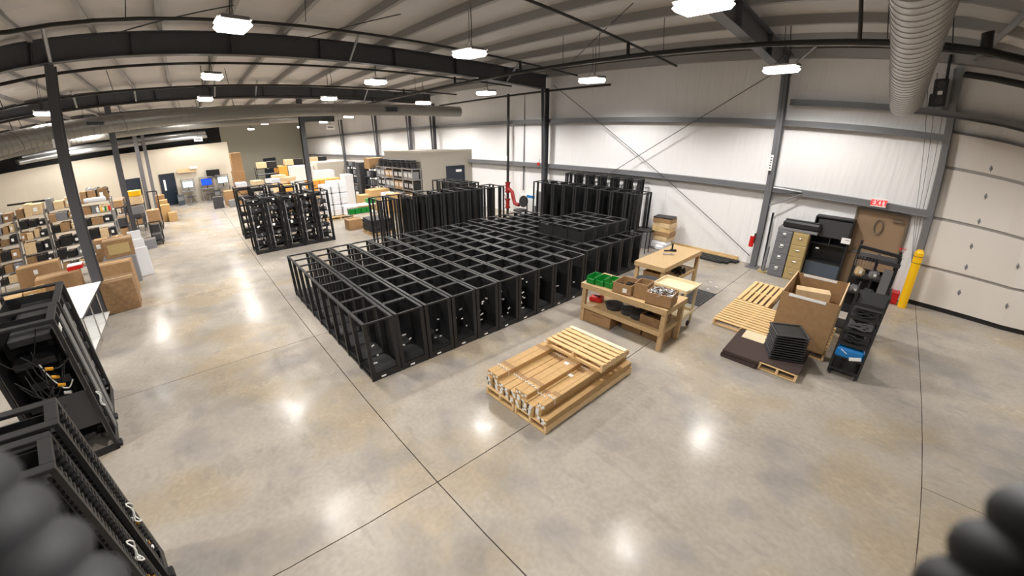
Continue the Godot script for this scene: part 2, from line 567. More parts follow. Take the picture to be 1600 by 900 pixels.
func shell() -> void:
	# floor: a bed with one cast slab per bay, saw-cut joints between them
	var fl := start()
	bx(fl, Vector3(-25, -0.36, 0), Vector3(110, 0.6, 50))
	var floor_ := structure("floor", fl, M.joint_filler)
	var xs := [-54.0, -50.2, -45.9, -41.6, -37.3, -33.0, -28.7, -24.4, -20.1, -15.8, -11.42, -7.08, -2.72, 1.51, 5.8]
	for i in xs.size() - 1:
		var x0: float = xs[i] + 0.006
		var x1: float = xs[i + 1] - 0.006
		var zs := [WALL - 0.1, -1.35, 14.0]
		if i == xs.size() - 2: zs = [WALL - 0.1, -5.1, -1.35, 14.0]
		for j in zs.size() - 1:
			var z0: float = zs[j] + 0.006
			var z1: float = zs[j + 1] - 0.006
			var st := start()
			block(st, Vector3(x0, -0.06, z0), Vector3(x1 - x0, 0, 0), Vector3(0, 0, z1 - z0), Vector3(0, 0.06, 0), 5, int((z1 - z0) / 0.8))
			built(floor_, "concrete_slab", st, M.polished_concrete, bow(Vector3((x0 + x1) / 2, 0, (z0 + z1) / 2)))
	# back wall: white vinyl faced insulation behind the girts
	var st := start()
	block(st, Vector3(-54, -0.05, WALL), Vector3(59.0, 0, 0), Vector3(0, 6.5, 0), Vector3(0, 0, -0.25), 74, 8)
	var wb := structure("wall_back", st, M.wall_vinyl)
	for g in [[2.34, -54.0, 1.15], [4.15, -54.0, 1.15], [4.70, -2.6, 5.0]]:
		st = start()
		var y: float = g[0]
		var w: float = g[2] - g[1]
		var n := int(w / 0.8)
		block(st, Vector3(g[1], y - 0.075, WALL + 0.205), Vector3(w, 0, 0), Vector3(0, 0.16, 0), Vector3(0, 0, 0.012), n, 1)
		block(st, Vector3(g[1], y + 0.075, WALL + 0.02), Vector3(w, 0, 0), Vector3(0, 0, 0.19), Vector3(0, 0.012, 0), n, 1)
		block(st, Vector3(g[1], y - 0.075, WALL + 0.21), Vector3(w, 0, 0), Vector3(0, 0, 0.075), Vector3(0, 0.012, 0), n, 1)
		built(wb, "girt", st, M.girt_steel, bow(Vector3(g[1] + w / 2, y, WALL)))
	# the eave strut along the top of the wall
	st = start()
	block(st, Vector3(-54, 5.86, WALL + 0.02), Vector3(59, 0, 0), Vector3(0, 0.22, 0), Vector3(0, 0, 0.22), 74, 1)
	built(wb, "eave_strut", st, M.purlin_steel, bow(Vector3(-20, 5.9, WALL)))
	# seams of the insulation
	for k in 30:
		var x := -50.0 + k * 1.83
		if x > 0.9: continue
		st = start()
		block(st, Vector3(x, 0, WALL), Vector3(0.012, 0, 0), Vector3(0, 5.9, 0), Vector3(0, 0, 0.006), 1, 8)
		built(wb, "vinyl_seam", st, M.wall_vinyl, bow(Vector3(x, 0, WALL)))
	# roof: two low slopes of vinyl faced insulation over purlins
	st = start()
	block(st, Vector3(-54, roof(-12.9), -12.9), Vector3(59, 0, 0), Vector3(0, roof(2.5) - roof(-12.9), 15.4), Vector3(0, 0.15, 0), 60, 22)
	block(st, Vector3(-54, roof(2.5), 2.5), Vector3(59, 0, 0), Vector3(0, roof(15.5) - roof(2.5), 13.0), Vector3(0, 0.15, 0), 60, 12)
	var ce := structure("ceiling", st, M.roof_vinyl)
	for k in 19:
		var z := -11.15 + k * 1.42
		var y := roof(z)
		st = start()
		block(st, Vector3(-54, y - 0.20, z), Vector3(59, 0, 0), Vector3(0, 0.20, 0), Vector3(0, 0, 0.012), 74, 1)
		block(st, Vector3(-54, y - 0.20, z - 0.09), Vector3(59, 0, 0), Vector3(0, 0, 0.1), Vector3(0, 0.01, 0), 74, 1)
		block(st, Vector3(-54, y - 0.20, z - 0.09), Vector3(59, 0, 0), Vector3(0, 0.02, 0), Vector3(0, 0, 0.008), 74, 1)
		built(ce, "purlin", st, M.purlin_steel, bow(Vector3(-20, y, z)))
	# the end of the hall, the office partition on the left and the walls outside the picture
	st = start()
	block(st, Vector3(-50, -0.05, WALL), Vector3(0, 0, 11.0), Vector3(0, 6.6, 0), Vector3(-0.2, 0, 0), 12, 6)
	structure("wall_far", st, M.far_wall_paint)
	st = start()
	block(st, Vector3(-36, -0.05, -2.95), Vector3(0, 0, 16.9), Vector3(0, 4.28, 0), Vector3(-0.15, 0, 0), 18, 4)
	block(st, Vector3(-50, -0.05, -2.95), Vector3(14, 0, 0), Vector3(0, 4.28, 0), Vector3(0, 0, 0.15), 12, 4)
	structure("wall_left", st, M.partition_paint)
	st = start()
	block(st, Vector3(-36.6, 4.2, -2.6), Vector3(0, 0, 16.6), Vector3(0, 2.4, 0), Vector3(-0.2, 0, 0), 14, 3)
	structure("void_shade_sheet", st, M.void_shade)  # dark sheet painted in for the unlit void above the partition
	st = start()
	bx(st, Vector3(-25, 3.6, 15.6), Vector3(90, 8.0, 0.3))
	structure("wall_near", st, M.wall_vinyl)
	st = start()
	bx(st, Vector3(9.5, 3.6, 0), Vector3(0.3, 8.0, 34))
	structure("wall_right", st, M.wall_vinyl)


func overhead_door() -> void:
	var base := bow(Vector3(2.6, 0, WALL))
	var o := fixed("door_1", "", "", base)
	o.set_meta("kind", "structure")
	var ys := [0.05, 1.02, 2.24, 3.47, 4.30]
	for i in 4:
		var st := start()
		block(st, Vector3(1.30, ys[i] + 0.075, WALL), Vector3(3.6, 0, 0), Vector3(0, ys[i + 1] - ys[i] - 0.075, 0), Vector3(0, 0, 0.06), 8, 3)
		built(o, "door_panel", st, M.door_panel, base)
		st = start()
		block(st, Vector3(1.30, ys[i] - 0.005 if i else 0.0, WALL), Vector3(3.6, 0, 0), Vector3(0, 0.085 if i else 0.13, 0), Vector3(0, 0, 0.03), 8, 1)
		built(o, "panel_rail", st, M.door_seam if i else M.black_plastic, base)
	for h in [[2.35, 3.67], [2.37, 3.02], [2.36, 2.42], [2.34, 1.80], [2.36, 1.28], [2.38, 0.62], [3.55, 1.62], [3.55, 0.62], [3.6, 2.4]]:
		var st := start()
		var c := Vector3(h[0], h[1], WALL + 0.085)
		var e := [Vector3(0.045, 0, -0.02), Vector3(0, 0.085, -0.02), Vector3(-0.045, 0, -0.02), Vector3(0, -0.085, -0.02)]
		st.set_smooth_group(-1)
		for k in 4:
			tri(st, bow(c), bow(c + e[k]), bow(c + e[(k + 1) % 4]), Vector3(0, 0, 1))
		built(o, "hinge_plate", st, M.mid_grey, bow(c))
	var st := start()
	block(st, Vector3(1.30, 4.30, WALL), Vector3(3.6, 0, 0), Vector3(0, 0.05, 0), Vector3(0, 0, 0.09), 8, 1)
	built(o, "head_trim", st, M.frame_steel, base)
	st = start()
	block(st, Vector3(1.12, 0, WALL), Vector3(0.16, 0, 0), Vector3(0, 5.75, 0), Vector3(0, 0, 0.22), 1, 10)
	built(o, "door_jamb", st, M.girt_steel, base)
	st = start()
	block(st, Vector3(1.28, 0, WALL + 0.06), Vector3(0.03, 0, 0), Vector3(0, 4.9, 0), Vector3(0, 0, 0.07), 1, 10)
	built(o, "door_track", st, M.galvanised, base)
	st = start()
	tube(st, bowed([Vector3(1.36, 5.62, WALL + 0.32), Vector3(4.8, 5.62, WALL + 0.32)]), 0.05, 12)
	built(o, "torsion_spring", st, M.black_metal, bow(Vector3(2.6, 5.6, WALL + 0.3)))
	st = start()
	for x in [0.55, 0.75, 1.0]:
		tube(st, bowed([Vector3(x, 5.6, WALL + 0.2), Vector3(1.05 - (1.05 - x) * 0.3, 2.2, WALL + 0.14), Vector3(1.12, 1.0, WALL + 0.14)]), 0.005, 5)
	built(o, "lift_cable", st, M.mid_grey, base)


func plain_door(n: String, o3: Vector3, along: Vector3, out: Vector3, w: float, h: float, leaf: Material, trim: Material, glazed: bool) -> Node3D:
	var base := bow(o3 + along * w / 2)
	var o := fixed(n, "", "", base)
	o.set_meta("kind", "structure")
	var st := start()
	block(st, o3 + out * 0.01, along * w, Vector3(0, h, 0), out * 0.035, 3, 5)
	built(o, "door_leaf", st, leaf, base)
	for s in [0, 1]:
		st = start()
		block(st, o3 + along * (w if s else -0.06), along * 0.06, Vector3(0, h + 0.05, 0), out * 0.075, 1, 5)
		built(o, "door_frame", st, trim, base)
	st = start()
	block(st, o3 + Vector3(0, h, 0), along * w, Vector3(0, 0.06, 0), out * 0.075, 3, 1)
	built(o, "door_frame", st, trim, base)
	if glazed:
		st = start()
		block(st, o3 + along * w * 0.2 + Vector3(0, h * 0.5, 0) + out * 0.045, along * w * 0.14, Vector3(0, h * 0.34, 0), out * 0.006, 1, 1)
		built(o, "glass_light", st, M.white_label, base)
	st = start()
	block(st, o3 + along * w * 0.86 + Vector3(0, 0.98, 0) + out * 0.045, along * 0.09, Vector3(0, 0.03, 0), out * 0.05, 1, 1)
	built(o, "door_handle", st, M.silver, base)
	return o


# ---------------------------------------------------------------- the black racks
func rack(label: String, h: float, w: float, d: float, at: Vector3, turn: float, group: String, slots: int, panels := false) -> Node3D:
	# open welded frame: local x is its depth, local z its width
	var o := thing("rack_frame", label, "rack", at, turn, group)
	var pw := 0.062 if h < 1.5 else 0.06
	var tw := 0.05 if h < 1.5 else 0.04
	for sx in [-1, 1]:
		for sz in [-1, 1]:
			part(o, "post", box(0.03, h - 0.03, pw), M.black_metal, Vector3(sx * (d / 2 - 0.017), (h - 0.03) / 2, sz * (w / 2 - pw / 2 - 0.003)))
	for sz in [-1, 1]:
		part(o, "top_channel", box(d - 0.004, 0.03, tw, 0.004), M.black_metal, Vector3(0, h - 0.015, sz * (w / 2 - tw / 2 - 0.002)))
		part(o, "bottom_channel", box(d - 0.07, 0.05, 0.03), M.black_metal, Vector3(0, 0.03, sz * (w / 2 - 0.03)))
	for sx in [-1, 1]:
		part(o, "cross_bar", box(0.028, 0.03, w - 2 * tw - 0.006, 0.004), M.black_metal, Vector3(sx * (d / 2 - 0.017), h - 0.016, 0))
		part(o, "kick_plate", box(0.006, 0.11, w - 0.02), M.black_metal, Vector3(sx * (d / 2 - 0.006), 0.06, 0))
	part(o, "base_plate", box(d - 0.05, 0.01, w - 0.03), M.black_metal, Vector3(0, 0.115, 0))
	if panels:
		for sz in [-1, 1]: part(o, "side_panel", box(d - 0.07, h - 0.16, 0.006), M.black_metal, Vector3(0, h / 2, sz * (w / 2 - 0.012)))
	if h > 1.5:
		for sx in [-0.17, 0.17]:
			for sz in [-1, 1]: part(o, "inner_post", box(0.09, h - 0.06, 0.03), M.black_metal, Vector3(sx * d / 0.8, h / 2, sz * (w / 2 - 0.05)))
		for sz in [-0.16, 0.16]: part(o, "rack_rail", box(0.03, h - 0.06, 0.075), M.black_metal, Vector3(d / 2 - 0.12, h / 2, sz * w / 0.5))
	if slots > 0:
		part(o, "slot_label", box(0.004, 0.026, 0.075), M.white_label, Vector3(d / 2 - 0.001, 0.045, w * 0.12))
		for k in slots:
			part(o, "slot_label", box(0.004, 0.024, rng.randf_range(0.03, 0.075)), M.white_label, Vector3(d / 2 - 0.12 - rng.randf() * 0.2, 0.17 + rng.randf() * minf(0.6, 0.12 + 0.07 * slots), w * rng.randf_range(-0.28, 0.3)), Vector3(rng.randf_range(-0.5, 0.5), 0, 0))
	return o


func wiggle(from: Vector3, to: Vector3, sag: float, n := 7) -> Array:
	var pts := []
	for i in n + 1:
		var t := float(i) / n
		var p := from.lerp(to, t)
		p.y -= sag * sin(PI * t)
		if i > 0 and i < n: p += Vector3(rng.randf_range(-1, 1), rng.randf_range(-1, 1), rng.randf_range(-1, 1)) * 0.02
		pts.append(p)
	return pts


func cable_rack(label: String, h: float, w: float, d: float, at: Vector3, turn: float, group: String, style: int) -> Node3D:
	# open equipment rack: front is local +x, width local z
	var o := thing("equipment_rack", label, "rack", at, turn, group)
	for sx in [-1, 1]:
		for sz in [-1, 1]:
			part(o, "post", box(0.04, h - 0.03, 0.055), M.black_metal, Vector3(sx * (d / 2 - 0.02), (h - 0.03) / 2, sz * (w / 2 - 0.0275)))
	for sz in [-1, 1]:
		part(o, "top_channel", box(d, 0.03, 0.06, 0.004), M.black_metal, Vector3(0, h - 0.015, sz * (w / 2 - 0.03)))
		part(o, "bottom_channel", box(d, 0.06, 0.05), M.black_metal, Vector3(0, 0.03, sz * (w / 2 - 0.028)))
	for sx in [-1, 1]:
		part(o, "cross_bar", box(0.035, 0.03, w - 0.12, 0.004), M.black_metal, Vector3(sx * (d / 2 - 0.018), h - 0.015, 0))
		part(o, "kick_plate", box(0.01, 0.12, w - 0.02), M.black_metal, Vector3(sx * (d / 2 - 0.006), 0.06, 0))
	# a comb of cable fingers up the front
	for sz in [-1, 1]:
		var st := start()
		bx(st, Vector3(d / 2 - 0.01, h / 2, sz * (w / 2 - 0.075)), Vector3(0.02, h - 0.16, 0.035))
		var n := int(h / 0.06)
		for k in n:
			bx(st, Vector3(d / 2 + 0.035, 0.12 + k * (h - 0.2) / n, sz * (w / 2 - 0.06)), Vector3(0.09, 0.018, 0.05))
		part(o, "cable_manager", done(st), M.charcoal if style == 1 and sz == 1 else M.black_plastic)
	for k in 6:
		var y := 0.28 + k * (h - 0.45) / 5.0
		if style == 0 or k % 2 == 0:
			part(o, "tray_shelf", box(d - 0.12, 0.02, w - 0.14), M.black_metal, Vector3(0, y, 0))
		part(o, "gear_unit", box(d * rng.randf_range(0.3, 0.6), rng.randf_range(0.05, 0.11), w - 0.2, 0.004), [M.black_plastic, M.charcoal, M.black_plastic][k % 3], Vector3(d * 0.12, y + 0.07, 0))
		if style == 0:
			part(o, "chrome_bracket", box(0.02, rng.randf_range(0.04, 0.12), rng.randf_range(0.03, 0.09)), [M.silver, M.mid_grey, M.white_label][k % 3], Vector3(d / 2 - 0.03, y + 0.09, rng.randf_range(-0.1, 0.1)), Vector3(rng.randf_range(-0.5, 0.5), 0, 0))
	for k in 12:
		var st := start()
		var y0 := rng.randf_range(0.3, h - 0.15)
		var y1 := clampf(y0 + rng.randf_range(-0.5, 0.4), 0.2, h - 0.1)
		tube(st, wiggle(Vector3(rng.randf_range(-d, d) * 0.4, y0, -w * 0.36), Vector3(rng.randf_range(0, d) * 0.48, y1, w * 0.36), rng.randf_range(0.05, 0.28)), rng.randf_range(0.006, 0.014), 5)
		part(o, "cable", done(st), M.white_cable if k == 0 and style != 2 else M.black_plastic)
	if style == 0:
		part(o, "power_strip", box(0.03, h * 0.8, 0.025), M.mid_grey, Vector3(d / 2 + 0.01, h * 0.5, w / 2 - 0.12))
	if style >= 1:
		part(o, "side_plate", box(d * 0.8, h * 0.24, 0.006), M.charcoal, Vector3(0, h * 0.4, -w / 2 + 0.06))
		for k in 3:
			part(o, "connector", cyl(0.018, 0.06, 8), M.brass if k < 2 else M.silver, Vector3(d * 0.3, h * 0.45 + k * 0.16, rng.randf_range(-0.1, 0.1)), Vector3(0.6, 0, 1.2))
	return o


func near_rack(label: String, w: float, at: Vector3, k: int) -> void:
	# local +x faces the aisle, local +z faces the camera
	var o := thing("equipment_rack", label, "rack", at, PI / 2 + 0.12)
	var h := 1.94
	var d := 0.9
	for sx in [-1, 1]:
		for sz in [-1, 1]:
			part(o, "post", box(0.05, h - 0.03, 0.06), M.black_metal, Vector3(sx * (d / 2 - 0.025), (h - 0.03) / 2, sz * (w / 2 - 0.03)))
	for sz in [-1, 1]:
		part(o, "top_channel", box(d, 0.03, 0.085, 0.004), M.black_metal, Vector3(0, h - 0.015, sz * (w / 2 - 0.043)))
		part(o, "bottom_channel", box(d, 0.07, 0.06), M.black_metal, Vector3(0, 0.035, sz * (w / 2 - 0.03)))
	for sx in [-1, 1]:
		part(o, "cross_bar", box(0.10 if sx > 0 else 0.06, 0.03, w - 0.172, 0.004), M.black_metal, Vector3(sx * (d / 2 - (0.05 if sx > 0 else 0.03)), h - 0.015, 0))
		part(o, "kick_plate", box(0.01, 0.14, w - 0.02), M.black_metal, Vector3(sx * (d / 2 - 0.006), 0.07, 0))
	part(o, "front_foot", box(0.06, 0.06, 0.12, 0.01), M.black_metal, Vector3(d / 2 + 0.02, 0.03, w / 2 - 0.1))
	# cable managers let into the front
	for s in (2 if k >= 2 else 0):
		var st := start()
		var z := (w / 2 - 0.10) * (1 if s else -1)
		bx(st, Vector3(d / 2 - 0.1, h / 2, z), Vector3(0.012, h - 0.18, 0.10))
		for q in 34: bx(st, Vector3(d / 2 - 0.05, 0.16 + q * 0.051, z), Vector3(0.10, 0.02, 0.085))
		part(o, "cable_manager", done(st), M.black_plastic)
	if k < 2:
		part(o, "mesh_panel", box(0.012, 1.72, 0.20), M.mesh_grey, Vector3(d / 2 + 0.002, 0.95, (w / 2 - 0.20) if k == 0 else (-w / 2 + 0.17)))
		part(o, "inner_post", box(0.05, h - 0.06, 0.05), M.black_metal, Vector3(d / 2 - 0.025, h / 2, (w / 2 - 0.36) if k == 0 else (-w / 2 + 0.30)))
		part(o, "front_panel", box(0.01, 1.7, w - (0.50 if k == 0 else 0.44)), M.black_plastic, Vector3(d / 2 - 0.09, 0.95, -0.20 if k == 0 else 0.11))
		for q in 7: part(o, "front_bracket", box(0.05, 0.10, 0.05, 0.006), [M.charcoal, M.black_plastic, M.mid_grey][q % 3], Vector3(d / 2 - 0.05, 0.3 + q * 0.22, (-0.3 + 0.12 * (q % 3)) if k == 0 else 0.08 * (q % 3)))
	part(o, "back_panel", box(0.012, h - 0.2, w - 0.1), M.black_metal, Vector3(-d / 2 + 0.06, h / 2, 0))
	part(o, "far_side_panel", box(d - 0.1, h - 0.2, 0.012), M.black_metal, Vector3(0, h / 2, -w / 2 + 0.035))
	for q in 6:
		var y := 0.25 + q * 0.29
		part(o, "gear_unit", box(d * 0.55, rng.randf_range(0.06, 0.13), w - 0.26, 0.006), [M.black_plastic, M.black_metal][q % 2], Vector3(rng.randf_range(-0.1, 0.08), y, -0.02))
	if w > 0.6: part(o, "side_plate", box(d * 0.42, h * 0.26, 0.012, 0.003), M.charcoal, Vector3(d * 0.22, h * 0.36, w / 2 - 0.05), Vector3(0, 0, -0.05))
	for q in 16:
		var st := start()
		var y0 := rng.randf_range(0.5, h - 0.1)
		tube(st, wiggle(Vector3(rng.randf_range(-0.4, 0.1), y0, w / 2 - 0.05), Vector3(rng.randf_range(-0.1, 0.4), clampf(y0 + rng.randf_range(-0.6, 0.3), 0.15, h - 0.1), w / 2 - rng.randf_range(0.03, 0.12)), rng.randf_range(0.08, 0.35)), rng.randf_range(0.006, 0.013), 6)
		part(o, "cable", done(st), M.white_cable if q == 0 else ([M.black_plastic, M.charcoal][q % 2]))
	if k == 1:
		for q in 4: part(o, "connector", cyl(0.022, 0.09, 10), M.brass if q < 3 else M.silver, Vector3(0.12 + 0.02 * q, 1.35 - q * 0.12, w / 2 - 0.04), Vector3(0.7, 0, 1.1))
		var vents := start()
		for q in 6: bx(vents, Vector3(d / 2 + 0.001, h - 0.16, w / 2 - 0.21 + q * 0.026), Vector3(0.006, 0.075, 0.011))
		part(o, "vent_slots", done(vents), M.white_label)
	if k >= 1:
		var st := start()
		var ring := []
		for q in 17: ring.append(Vector3(d / 2 + 0.03 + 0.02 * sin(q * 1.3), 0.60 + 0.09 * k + 0.11 * sin(TAU * q / 14.0), w / 2 - 0.2 + 0.06 * cos(TAU * q / 14.0)))
		tube(st, ring, 0.008, 6)
		part(o, "cable_loop", done(st), M.white_cable)
	if k >= 2:
		part(o, "carton_scrap", box(0.03, 0.34, 0.1), M.cardboard, Vector3(d / 2 - 0.13, 0.95, 0.02))
		for q in 5: part(o, "terminal_block", box(0.05, 0.03, 0.04, 0.005), [M.white_label, M.brass][q % 2], Vector3(d / 2 - 0.03, 0.3 + q * 0.09, rng.randf_range(-0.15, 0.15)))


func row_words(i: int) -> String:
	return ORD[i]


func racks() -> void:
	# main block: nine deep from the floor aisle side, ten along the bench side
	var proto: Node3D = null
	var clad: Node3D = null
	for r in 10:
		for c in 9:
			var z := -1.86 - r * 0.507
			var x := -5.20 - c * 0.513
			var lab := "black waist-high rack, %s from the bench side, %s row from the near corner" % [ORD[c], ORD[r]]
			if c == 0:
				rack(lab, 1.0, 0.497, 0.507, Vector3(x, 0, z), 0.0, "black rack frames of the main block", [3, 3, 4, 6, 9, 13, 12, 8, 5, 3][r], r > 0)
			elif r > 0 and (c < 4 or r > 3):
				if clad == null: clad = rack(lab, 1.0, 0.497, 0.507, Vector3(x, 0, z), 0.0, "black rack frames of the main block", 0, true)
				else: copy(clad, lab, Vector3(x, 0, z))
			elif proto == null:
				proto = rack(lab, 1.0, 0.497, 0.507, Vector3(x, 0, z), 0.0, "black rack frames of the main block", 0)
			else:
				copy(proto, lab, Vector3(x, 0, z))
	# second block behind it, a little set back
	for r in 5:
		for c in 9:
			if r > 0 and c >= 1 and c <= 3: continue
			copy(clad, "black rack of the set-back block, %s from the bench side, its %s row" % [ORD[c], ORD[r]], Vector3(-5.36 - c * 0.513, 0, -7.17 - r * 0.515)).set_meta("group", "black rack frames of the set-back block")
	# taller frames rising out of it
	var tall: Node3D = null
	for r in 4:
		for c in 3:
			var lab := "black chest-high rack above the set-back block, %s from bench side, its %s row" % [ORD[c], ORD[r]]
			var p := Vector3(-5.88 - c * 0.512, 0, -7.70 - r * 0.512)
			if tall == null: tall = rack(lab, 1.33, 0.50, 0.505, p, 0.0, "chest-high rack frames", 0, true)
			else: copy(tall, lab, p)
	# man-high row beside the block
	var high: Node3D = null
	var bare: Node3D = null
	for r in 9:
		var lab := "tall black rack frame, %s from the near end of the long row" % ORD[r]
		var p := Vector3(-10.92, 0, -4.72 - r * 0.525)
		if r == 2: high = rack(lab, 1.83, 0.51, 0.82, p, 0.0, "tall rack frames of the long row", 0, true)
		elif r < 7 and r > 2: copy(high, lab, p)
		elif bare == null: bare = rack(lab, 1.83, 0.51, 0.82, p, 0.0, "tall rack frames of the long row", 0)
		else: copy(bare, lab, p)
	for r in 4:
		copy(bare, "tall black rack frame by the beige office, %s from the left behind the long row" % ORD[r], Vector3(-14.1 + r * 0.56, 0, -8.9), PI / 2).set_meta("group", "tall rack frames by the beige office")
	# row along the back wall
	for r in 9:
		copy(bare if r in [0, 1, 8] else high, "tall black rack frame by the back wall, %s from the right end" % ORD[r], Vector3(-6.48 - r * 0.53, 0, -11.5), PI / 2).set_meta("group", "tall rack frames by the back wall")
	var top: Node3D = null
	for r in 6:
		var lab := "tallest black rack frame against the white back wall, %s from its right end" % ORD[r]
		var p := Vector3(-7.05 - r * 0.55, 0, -12.15)
		if top == null: top = rack(lab, 2.18, 0.52, 0.40, p, PI / 2, "tallest rack frames against the wall", 0)
		else: copy(top, lab, p, PI / 2)
	# five equipment racks full of cables
	for r in 5:
		cable_rack("black rack crammed with cables and gear beside the aisle, %s from the left" % ORD[r], 1.87, 0.545, 0.85, Vector3(-14.84, 0, -1.72 - r * 0.555), 0.0, "equipment racks in the middle of the hall", 0)
	# racks beside the camera on the left
	var near := [
		[-6.86, 2.42, 1.06, "black equipment rack next to the white table, furthest of the four at left"],
		[-5.94, 2.28, 0.66, "black equipment rack with yellow connectors and grey side plate, second furthest at left"],
		[-3.34, 1.72, 0.44, "black equipment rack with white cable loop at lower left, second nearest"],
		[-2.83, 1.68, 0.50, "black equipment rack with rows of cable fingers at lower left, nearest of all"]]
	for k in 4:
		var n: Array = near[k]
		near_rack(n[3], n[2], Vector3(n[0], 0, n[1]), k)


# ---------------------------------------------------------------- boxes, pallets and benches
func carton(label: String, size: Vector3, at: Vector3, turn: float, m: Material, group := "", open := false, category := "box") -> Node3D:
	var o := thing("cardboard_box", label, category, at, turn, group)
	if open:
		var t := 0.012
		part(o, "bottom", box(size.x, t, size.z), m, Vector3(0, t / 2, 0))
		for s in [-1, 1]:
			part(o, "side", box(t, size.y, size.z), m, Vector3(s * (size.x - t) / 2, size.y / 2, 0))
			part(o, "side", box(size.x - 2 * t, size.y, t), m, Vector3(0, size.y / 2, s * (size.z - t) / 2))
	else:
		part(o, "body", box(size.x, size.y, size.z, minf(0.008, size.y * 0.1)), m, Vector3(0, size.y / 2, 0))
		if minf(size.x, minf(size.y, size.z)) > 0.18:
			if size.x > size.z: part(o, "tape", box(size.x * 0.98, 0.004, 0.05), M.cardboard_pale, Vector3(0, size.y, 0))
			else: part(o, "tape", box(0.05, 0.004, size.z * 0.98), M.cardboard_pale, Vector3(0, size.y, 0))
	return o


func label_on(o: Node, at: Vector3, size: Vector3) -> void:
	part(o, "paper_label", box(size.x, size.y, size.z), M.white_label, at)


func pallet(label: String, w: float, l: float, n: int, at: Vector3, turn := 0.0, pale := -1, category := "pallet") -> Node3D:
	# deck boards run along local x and are set out along local z
	var o := thing("wooden_pallet", label, category, at, turn)
	var gap := 0.55
	var bw := l / (n + (n - 1) * gap)
	for k in n:
		part(o, "deck_board", box(w, 0.018, bw, 0.003), M.pale_pine if k == pale else M.pine, Vector3(0, 0.125 + rng.randf_range(-0.001, 0.001), -l / 2 + bw / 2 + k * bw * (1 + gap)))
	for s in [-1, 0, 1]:
		part(o, "stringer", box(0.04, 0.09, l, 0.003), M.pine_cross, Vector3(s * (w / 2 - 0.02), 0.07, 0))
	for s in [-1, 0, 1]:
		part(o, "bottom_board", box(w, 0.016, 0.09), M.pine, Vector3(0, 0.016, s * (l / 2 - 0.045)))
	return o


func bench(label: String, w: float, d: float, h: float, at: Vector3, turn := 0.0) -> Node3D:
	var o := thing("workbench", label, "workbench", at, turn)
	part(o, "worktop", box(w, 0.018, d, 0.003), M.bench_pine, Vector3(0, h - 0.009, 0))
	for s in [-1, 1]:
		part(o, "apron", box(w, 0.09, 0.038, 0.004), M.bench_pine, Vector3(0, h - 0.064, s * (d / 2 - 0.02)))
		part(o, "apron", box(0.038, 0.09, d - 0.08, 0.004), M.bench_pine, Vector3(s * (w / 2 - 0.02), h - 0.064, 0))
		for t in [-1, 1]:
			part(o, "leg", box(0.085, h - 0.02, 0.075, 0.005), M.bench_pine, Vector3(s * (w / 2 - 0.06), (h - 0.02) / 2, t * (d / 2 - 0.075)))
		part(o, "shelf_rail", box(w - 0.1, 0.085, 0.036, 0.004), M.bench_pine, Vector3(0, 0.33, s * (d / 2 - 0.04)))
		part(o, "shelf_rail", box(0.036, 0.085, d - 0.1, 0.004), M.bench_pine, Vector3(s * (w / 2 - 0.08), 0.33, 0))
	part(o, "lower_shelf", box(w - 0.12, 0.015, d - 0.1), M.bench_pine, Vector3(0, 0.36, 0))
	return o


